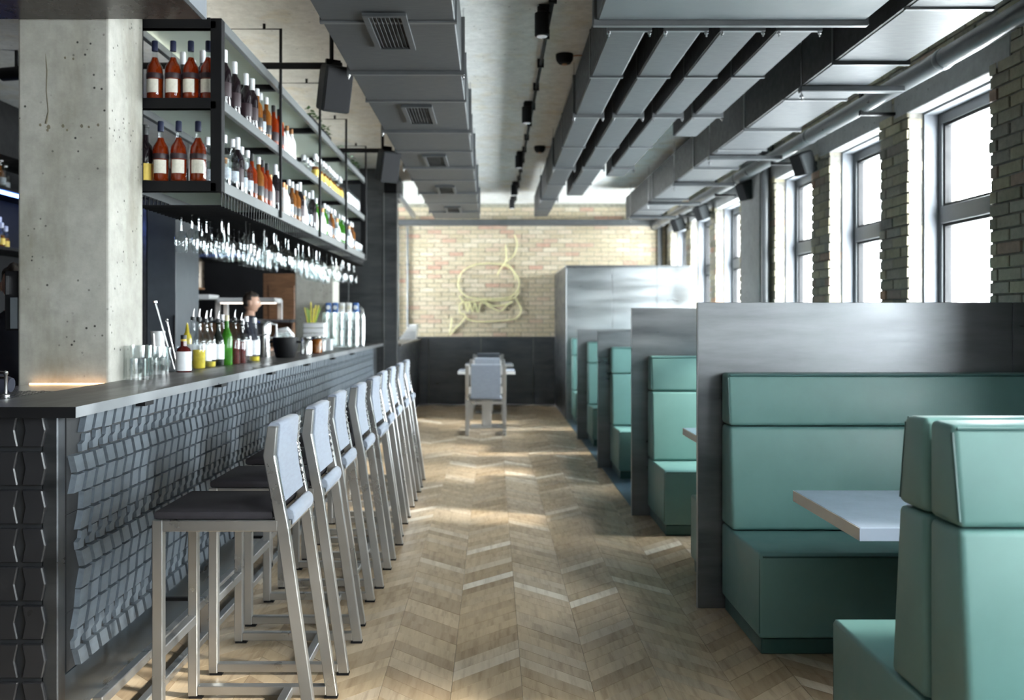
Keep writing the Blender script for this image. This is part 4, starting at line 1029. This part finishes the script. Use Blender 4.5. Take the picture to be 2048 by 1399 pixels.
for sx in (-1, 1): MB().tube([(sx*.095, -.03, .13), (sx*.122, -.02, .125), (sx*.122, .02, .125), (sx*.095, .03, .13)], .008, 8).build('handle', M['black'], t, smooth=True)
ic = MB()
for k in range(26):
    a = random.uniform(0, 2*PI); q = random.uniform(0, .07); c = Vector((q*math.cos(a), q*math.sin(a), .15+random.uniform(0, .045)))
    ic.bar(c-Vector((.014, .004, 0)), c+Vector((.014, .006, .006)), .026, .026)
ic.build('ice', M['cutglass'], t, kind='stuff')
t = thing('citrus_juicer', 'white citrus juicer with a curved hood behind the black ice bucket', 'juicer', (-1.80, 7.95, BT))
MB().box(-.06, .06, -.07, .07, 0, .05).build('base', M['white'], t, bevel=.015, seg=3, smooth=True)
MB().tube([(-.05, 0, .04), (-.055, 0, .14), (-.03, 0, .20), (.03, 0, .21), (.065, 0, .17)], [.03, .032, .036, .036, .03], 12).build('hood', M['white'], t, smooth=True)
MB().lathe([(.030, .05), (.032, .06), (.022, .09), (.005, .115)], (.05, 0, 0), 14).build('reamer', M['inox'], t, smooth=True)
t = thing('coffee_grinder', 'small steel grinder with white handle behind the ice bucket', 'grinder', (-1.90, 7.7, 1.1425))
MB().lathe([(.05,0),(.052,.01),(.045,.18),(.055,.19),(.06,.28),(.05,.30),(.01,.305)], n=18).build('body', M['inox'], t, smooth=True)
MB().tube([(.05, 0, .28), (.10, 0, .27), (.10, 0, .17), (.05, 0, .16)], .010, 8).build('handle', M['white'], t, smooth=True)
for x, y, m_, lb in ((-1.62, 8.05, 'inox', 'shiny steel canister on the bar past the ice bucket'), (-1.60, 8.42, 'amber', 'amber preserve jar with steel lid on the bar past the canister'), (-1.60, 8.62, 'glass', 'empty clear jar with steel lid beside the amber jar')):
    jar('storage_jar', lb, 'jar', x, y, [(.045,0),(.050,.006),(.050,.115),(.042,.13)], m_, extra=[('lid', [(.046,.128),(.048,.131),(.048,.15),(.02,.156)], 'inox')])
t = thing('napkin_box', 'clear glass box holding white napkins on the bar by the stacked tumblers', 'box', (-1.64, 9.05, BT))
MB().box(-.09, .09, -.07, .07, 0, .145).build('glass_box', M['glass'], t); MB().box(-.07, .07, -.055, .055, .004, .115).build('napkins', M['white'], t, bevel=.004)
t = thing('paper_stack', 'white stack of folded towels behind the glass napkin box', 'towels', (-1.83, 9.6, BT))
for k in range(5): MB().box(-.12, .10, -.09, .09, k*.055, k*.055+.052).build('towel', M['white'], t, bevel=.012, seg=2, smooth=True)
# stacked tumblers under the beer tower
st = tumbler(.038, .034, .095, 'clear tumbler standing upside down in the stack beside the beer tower', 'stacked tumblers beside the beer tower')
place(st, [(-1.86+.082*i, 10.30+.085*j, BT+.098*k) for k in range(4) for j in range(2) for i in range(5)],
      lambda q: 'upturned clear tumbler in the %s tier of the %s stack beside the beer tower' % (['bottom', 'second', 'third', 'top'][round((q[2]-BT)/.098)], 'front' if q[1] < 10.34 else 'rear'))
bt = thing('beer_tower', 'chrome arched beer tower with a row of five round badges over the bar', 'beer tower', (-1.66, 10.62, BT), world=True)
MB().tube([(-1.50, 10.62, BT), (-1.495, 10.62, BT+.30), (-1.51, 10.62, BT+.42), (-1.56, 10.62, BT+.465), (-1.66, 10.62, BT+.47), (-1.84, 10.62, BT+.47)], .032, 14).build('arch', M['inox'], bt, smooth=True)
MB().box(-1.90, -1.47, 10.56, 10.70, BT, BT+.02).build('base_plate', M['inox'], bt, bevel=.004)
for i in range(5):
    x = -1.875+.078*i
    bd_ = MB().box(x-.033, x+.033, 10.555, 10.60, BT+.385, BT+.50).build('badge', M['bluelabel' if i in (0, 1, 4) else 'white'], bt, bevel=.012, seg=3, smooth=True)
    MB().tube([(x, 10.556, BT+.445), (x, 10.552, BT+.445), (x, 10.550, BT+.445)], [.024, .024, .018], 16).build('badge_face', M['whitelabel' if i in (0, 1, 4) else 'label'], bd_)
t = thing('straw_holder', 'clear glass straw holder standing behind the upturned tumblers by the beer tower', 'holder', (-2.02, 10.30, 1.1425))
MB().lathe([(.04,0),(.045,.004),(.045,.25),(.042,.25),(.040,.01)], n=14).build('holder', M['glass'], t, smooth=True)
for k in range(9):
    a = 2*PI*k/9; q = random.uniform(.065, .10); x = math.cos(a)*q; y = math.sin(a)*q
    c_ = 'green' if k % 3 == 0 else 'yellow'
    o = MB().tube([(math.cos(a)*.026, math.sin(a)*.026, .016), (math.cos(a)*.036, math.sin(a)*.036, .25), (x, y, .46+random.uniform(-.04, .05))], .006, 6).build('drinking_straw', M['strawg' if k % 3 == 0 else 'straw'])
    o.location = (-2.02, 10.30, 1.1425); tag(o, '%s drinking straw leaning in the glass holder by the beer tower' % c_, 'straw', '%s drinking straws' % c_)

# ------------------------------------------------------------------ kitchen and back bar
t = thing('grey_cabinet', 'tall grey cabinet panel with steel edge behind the bar beside the pillar', 'cabinet', (-3.2, 9.2, 0), world=True)
MB().box(-3.36, -3.08, 9.0, 9.7, 0, 2.62).build('cabinet_body', M['fridge'], t, bevel=.004)
MB().box(-3.40, -3.365, 8.99, 9.7, 0, 2.62).build('edge_strip', M['inox'], t)
MB().box(-3.10, -3.085, 8.985, 9.0, 1.0, 1.5).build('handle', M['black'], t)
t = thing('heat_lamp', 'dark bronze drum lamp with a copper rim hanging over the kitchen pass', 'lamp', (-3.28, 10.0, 1.78), world=True)
MB().lathe([(.03, .40), (.08, .38), (.155, .30), (.155, .02), (.150, .02), (.148, .29), (.03, .37)], (-3.28, 10.0, 1.78), 24, caps=False).build('shade', M['bronze'], t, smooth=True)
MB().tube([(-3.28+.155*math.cos(2*PI*k/24), 10.0+.155*math.sin(2*PI*k/24), 1.79) for k in range(24)], .010, 6, True).build('rim', M['copper'], t, smooth=True)
MB().tube([(-3.28, 10.0, 2.17), (-3.28, 10.0, CZ)], .014, 8).build('stem', M['inox'], t)
MB().lathe([(.0, -.05), (.035, -.03), (.04, 0), (.02, .05)], (-3.28, 10.0, 1.95), 12).build('bulb', M['lampwarm'], t, smooth=True)
t = thing('pass_shelf', 'kitchen pass with warm wooden front and pale lit ledges behind bar bottles', 'shelf unit', (-3.0, 11.2, 0), world=True)
MB().box(-3.75, -2.42, 11.1, 11.6, 0, 1.42).build('pass_front', M['warmwood'], t, bevel=.006)
MB().box(-3.75, -2.42, 11.0, 11.65, 1.42, 1.46).build('worktop', M['inox'], t, bevel=.004)
MB().box(-3.30, -2.62, 11.1, 11.5, 1.66, 1.72).build('heated_ledge', M['white'], t, bevel=.004)
MB().box(-3.75, -3.40, 11.1, 11.5, 1.70, 1.76).build('heated_ledge', M['white'], t, bevel=.004)
for x in (-3.75, -3.43, -3.33, -2.66): MB().box(x, x+.05, 11.45, 11.5, 1.46, 1.70).build('ledge_post', M['white'], t)
MB().box(-3.28, -2.64, 11.15, 11.3, 1.652, 1.66).build('light_strip', M['passlight'], t)
t = thing('wood_door', 'warm brown timber door leaf beyond the kitchen pass beside second pillar', 'door', (-2.55, 11.9, 0), world=True)
MB().box(-2.95, -2.47, 11.9, 11.95, 0, 2.05).build('door_leaf', M['warmwood'], t, bevel=.004)
for z in (.3, 1.25): MB().box(-2.88, -2.54, 11.885, 11.9, z, z+.65).build('panel', M['warmwood'], t, bevel=.008)
MB().tube([(-2.54, 11.90, 1.02), (-2.54, 11.86, 1.02), (-2.62, 11.86, 1.02)], .009, 8).build('handle', M['inox'], t, smooth=True)
kc = thing('kitchen_hood', 'black extractor hood under the ceiling of the dark kitchen', 'hood', (-3.4, 12.2, 2.3), world=True)
MB().prism([(11.7, 2.25), (12.58, 2.25), (12.58, 3.455), (12.2, 3.455), (11.7, 2.6)], 'x', -4.4, -3.0).build('hood_body', M['black'], kc, bevel=.006)
MB().box(-4.41, -2.99, 11.69, 11.72, 2.25, 2.29).build('hood_lip', M['inox'], kc)
# back-bar shelving glimpsed past the pillar
t = thing('back_shelf', 'dark back-bar shelving with blue light strip glimpsed past the pillar', 'shelf', (-4.4, 8.3, 0), world=True)
for z in (1.15, 2.05, 2.56): MB().box(-4.59, -4.16, 7.2, 9.6, z, z+.03).build('shelf_board', M['black'], t, bevel=.003)
MB().box(-4.59, -4.57, 7.2, 9.6, 0, 2.85).build('back_panel', M['kitchen'], t)
for y in (7.2, 9.58): MB().box(-4.57, -4.16, y, y+.02, 0, 2.85).build('side_panel', M['black'], t)
MB().box(-4.57, -4.14, 7.2, 9.6, 2.85, 3.3).build('top_cabinet', M['black'], t)
MB().box(-4.20, -4.175, 7.25, 9.55, 2.53, 2.555).build('light_strip', M['led_blue'], t)
nmz = {2.591: 'upper', 2.081: 'lower'}
for z, kinds in ((2.591, ('clear', 'amber', 'clear')), (2.081, ('green', 'clear', 'gold'))):
    for q, k in enumerate(kinds):
        p = bottle(k, '%s bottles on the %s back-bar shelf' % (k, nmz[z]), '%s bottle on the %s dark back-bar shelf past the pillar' % ({'clear': 'clear', 'amber': 'amber', 'green': 'green', 'gold': 'gold-labelled'}[k], nmz[z]))
        if z == 2.081 and k == 'clear': p['label'] = 'clear white-capped bottle on the lower dark back-bar shelf past the pillar'
        place(p, [(-4.30-.12*(j % 2), 7.9+.1*q+.3*j, z) for j in range(3)])
t = thing('wall_terminal', 'black payment terminal mounted on the shaded side of the concrete pillar', 'terminal', (-2.36, 4.6, 1.40), world=True)
MB().box(-2.375, -2.301, 4.50, 4.66, 1.40, 1.69).build('terminal_body', M['black'], t, bevel=.006)
MB().box(-2.360, -2.344, 4.485, 4.5, 1.575, 1.665).build('silver_slot', M['inox'], t); MB().box(-2.34, -2.305, 4.488, 4.5, 1.41, 1.56).build('screen', M['fridge'], t)
t = thing('spotlight', 'black adjustable spotlight under the warm ceiling behind the pillar', 'spotlight', (-3.55, 6.9, CZ))
MB().tube([(0, 0, 0), (0, 0, -.16)], .014, 8).build('stem', M['black'], t)
MB().tube([(.12, -.03, -.17), (-.12, .03, -.17)], .05, 14).build('lamp_body', M['black'], t, smooth=True)

# ------------------------------------------------------------------ people
def person(name, label, loc, rz, arms, hair_len, apron=False):
    """standing figure facing local -y; arms: two (elbow, wrist, hand direction) sets in local coordinates"""
    V = []; E = []; Rr = []
    def add(p, r, par=None):
        V.append(p); Rr.append(r); i = len(V)-1
        if par is not None: E.append((par, i))
        return i
    pel = add((0, 0, .95), (.150, .105)); wa = add((0, .005, 1.10), (.135, .098), pel); ch = add((0, .0, 1.30), (.160, .110), wa)
    up = add((0, .012, 1.43), (.135, .085), ch); ne = add((0, .0, 1.51), (.056, .056), up); hd = add((0, -.012, 1.58), (.052, .056), ne)
    for s in (-1, 1):
        h = add((s*.10, 0, .88), (.088, .090), pel); k = add((s*.105, -.012, .50), (.060, .062), h); an = add((s*.105, .012, .09), (.042, .044), k)
        ft = add((s*.115, -.10, .045), (.045, .035), an); add((s*.12, -.17, .035), (.038, .026), ft)
        el, wr_ = arms[0 if s < 0 else 1]
        sh_ = add((s*.185, .012, 1.405), (.062, .060), up); e = add(el, (.043, .043), sh_); w_ = add(wr_, (.030, .028), e)
    me = bpy.data.meshes.new('body'); me.from_pydata(V, E, [])
    o = bpy.data.objects.new('body', me); COL.objects.link(o)
    sk = o.modifiers.new('skin', 'SKIN'); sk.use_smooth_shade = True; sk.branch_smoothing = .3
    if not me.skin_vertices: bpy.context.view_layer.objects.active = o
    for i, r in enumerate(Rr):
        d = me.skin_vertices[0].data[i]; d.radius = r; d.use_root = (i == 0)
    su = o.modifiers.new('sub', 'SUBSURF'); su.levels = 2; su.render_levels = 2
    dg = bpy.context.evaluated_depsgraph_get()
    bm = bmesh.new(); bm.from_mesh(o.evaluated_get(dg).to_mesh())
    bpy.data.objects.remove(o)
    # head: shaped ball with brow, nose, jaw, ears
    res = bmesh.ops.create_uvsphere(bm, u_segments=28, v_segments=20, radius=1)
    hc = Vector((0, -.018, 1.645))
    for v in res['verts']:
        x, y, z = v.co
        sx, sy, sz = .074, .092, .115
        if z < 0: sx *= 1-.30*min(1, -z)**1.3; sy *= 1-.12*(-z)
        px_, py_, pz_ = x*sx, y*sy, z*sz
        if y < -.55:
            n_ = math.exp(-(px_/.011)**2)*math.exp(-((pz_+.018)/.022)**2); py_ -= .022*n_
            e_ = math.exp(-((abs(px_)-.030)/.014)**2)*math.exp(-((pz_-.010)/.012)**2); py_ += .009*e_
            m_ = math.exp(-(px_/.026)**2)*math.exp(-((pz_+.058)/.006)**2); py_ += .006*m_
            c_ = math.exp(-(px_/.025)**2)*math.exp(-((pz_+.098)/.016)**2); py_ -= .010*c_
        v.co = hc+Vector((px_, py_, pz_))
    for s in (-1, 1):
        r2 = bmesh.ops.create_uvsphere(bm, u_segments=10, v_segments=8, radius=1)
        for v in r2['verts']: v.co = hc+Vector((s*.075+v.co.x*.010, .008+v.co.y*.018, -.005+v.co.z*.030))
    # hands: palm, four fingers, thumb
    hm = MB()
    for s in (-1, 1):
        el, wr_ = arms[0 if s < 0 else 1]
        d = (Vector(wr_)-Vector(el)).normalized(); side = d.cross(Vector((0, 0, 1))).normalized(); dn = side.cross(d).normalized()
        if dn.z > 0: dn = -dn
        w0 = Vector(wr_)-d*.01
        hm.tube([w0, w0+d*.035, w0+d*.085, w0+d*.10], [.024, .036, .038, .030], 10)
        for f, (off, ln) in enumerate(((-.030, .072), (-.010, .082), (.010, .077), (.029, .060))):
            b0 = w0+d*.085+side*off
            hm.tube([b0, b0+d*ln*.45+dn*.008, b0+d*ln*.78+dn*.026, b0+d*ln*.9+dn*.046], [.0095, .009, .008, .0065], 8)
        th = w0+d*.035-side*s*.030*(-1)
        tdir = (side*s*.6+d*.7).normalized()
        hm.tube([th, th+tdir*.035+dn*.008, th+tdir*.06+d*.01+dn*.018], [.012, .010, .008], 8)
    tmp = hm.mesh('hand', None); bm.from_mesh(tmp)
    body = bpy.data.meshes.new('body'); 
    for m_ in ('skin', 'shirt', 'trouser', 'black'): body.materials.append(M[m_])
    elb = [Vector(arms[0][0]), Vector(arms[1][0])]; wri = [Vector(arms[0][1]), Vector(arms[1][1])]
    for f in bm.faces:
        f.smooth = True; c = f.calc_center_median()
        mi = 1
        if c.z > 1.50 and abs(c.x) < .09 and abs(c.y) < .2: mi = 0
        elif abs(c.x) < .3 and c.z < .10 and c.y < .12: mi = 3
        elif c.z < .93 and abs(c.x) < .24 and c.y > -.2: mi = 2
        for s in (0, 1):
            d = wri[s]-elb[s]; t_ = (c-elb[s]).dot(d)/d.length_squared
            if t_ > .05 and (c-elb[s]-d*t_).length < .09 and t_ < 2.0: mi = 0
        f.material_index = mi
    bm.to_mesh(body); bm.free()
    p = thing(name, label, 'person', loc, None, rz)
    link('body', body, p)
    # hair cap
    bm = bmesh.new(); bmesh.ops.create_uvsphere(bm, u_segments=26, v_segments=16, radius=1)
    kill = []
    for v in bm.verts:
        x, y, z = v.co
        if (y < -.30 and z < .45) or z < -hair_len or (y < .15 and z < .02): kill.append(v)
        lump = 1+.05*math.sin(9*x+4*z)+.04*math.sin(11*y-5*z)
        v.co = hc+Vector((x*.082*lump, .004+y*.098*lump, .006+z*.122*lump))
    bmesh.ops.delete(bm, geom=kill, context='VERTS')
    bmesh.ops.solidify(bm, geom=bm.faces, thickness=.012)
    hme = bpy.data.meshes.new('hair'); bm.to_mesh(hme); bm.free(); hme.materials.append(M['hair']); hme.shade_smooth(); link('hair', hme, p)
    for s in (-1, 1):
        e = MB().lathe([(.0005, -.011), (.007, -.008), (.011, 0), (.007, .008), (.0005, .011)], n=12).build('eye', M['white'], p, smooth=True)
        e.location = (s*.030, hc.y-.074, hc.z+.010)
        q = MB().lathe([(.0002, -.005), (.0045, -.003), (.005, 0), (.0045, .003), (.0002, .005)], n=10).build('pupil', M['blackcap'], e, smooth=True); q.location = (0, -.0085, 0)
    br = MB().bar((-.045, -.100+hc.y+.018, hc.z+.030), (-.018, -.107+hc.y+.018, hc.z+.032), .006, .006).bar((.018, -.107+hc.y+.018, hc.z+.032), (.045, -.100+hc.y+.018, hc.z+.030), .006, .006)
    br.build('eyebrows', M['hair'], p)
    return p
person('person', 'kitchen worker with short dark hair and black shirt standing sideways behind bar bottles', (-2.74, 10.45, 0), PI/2+.15,
       [((-.27, -.05, 1.13), (-.20, -.29, 1.10)), ((.27, -.05, 1.13), (.20, -.29, 1.10))], .55)
person('person', 'bartender in navy shirt half hidden behind the pillar and black payment terminal', (-2.70, 5.25, 0), .35,
       [((-.27, -.03, 1.13), (-.19, -.26, 1.20)), ((.28, -.03, 1.13), (.22, -.26, 1.20))], .45)
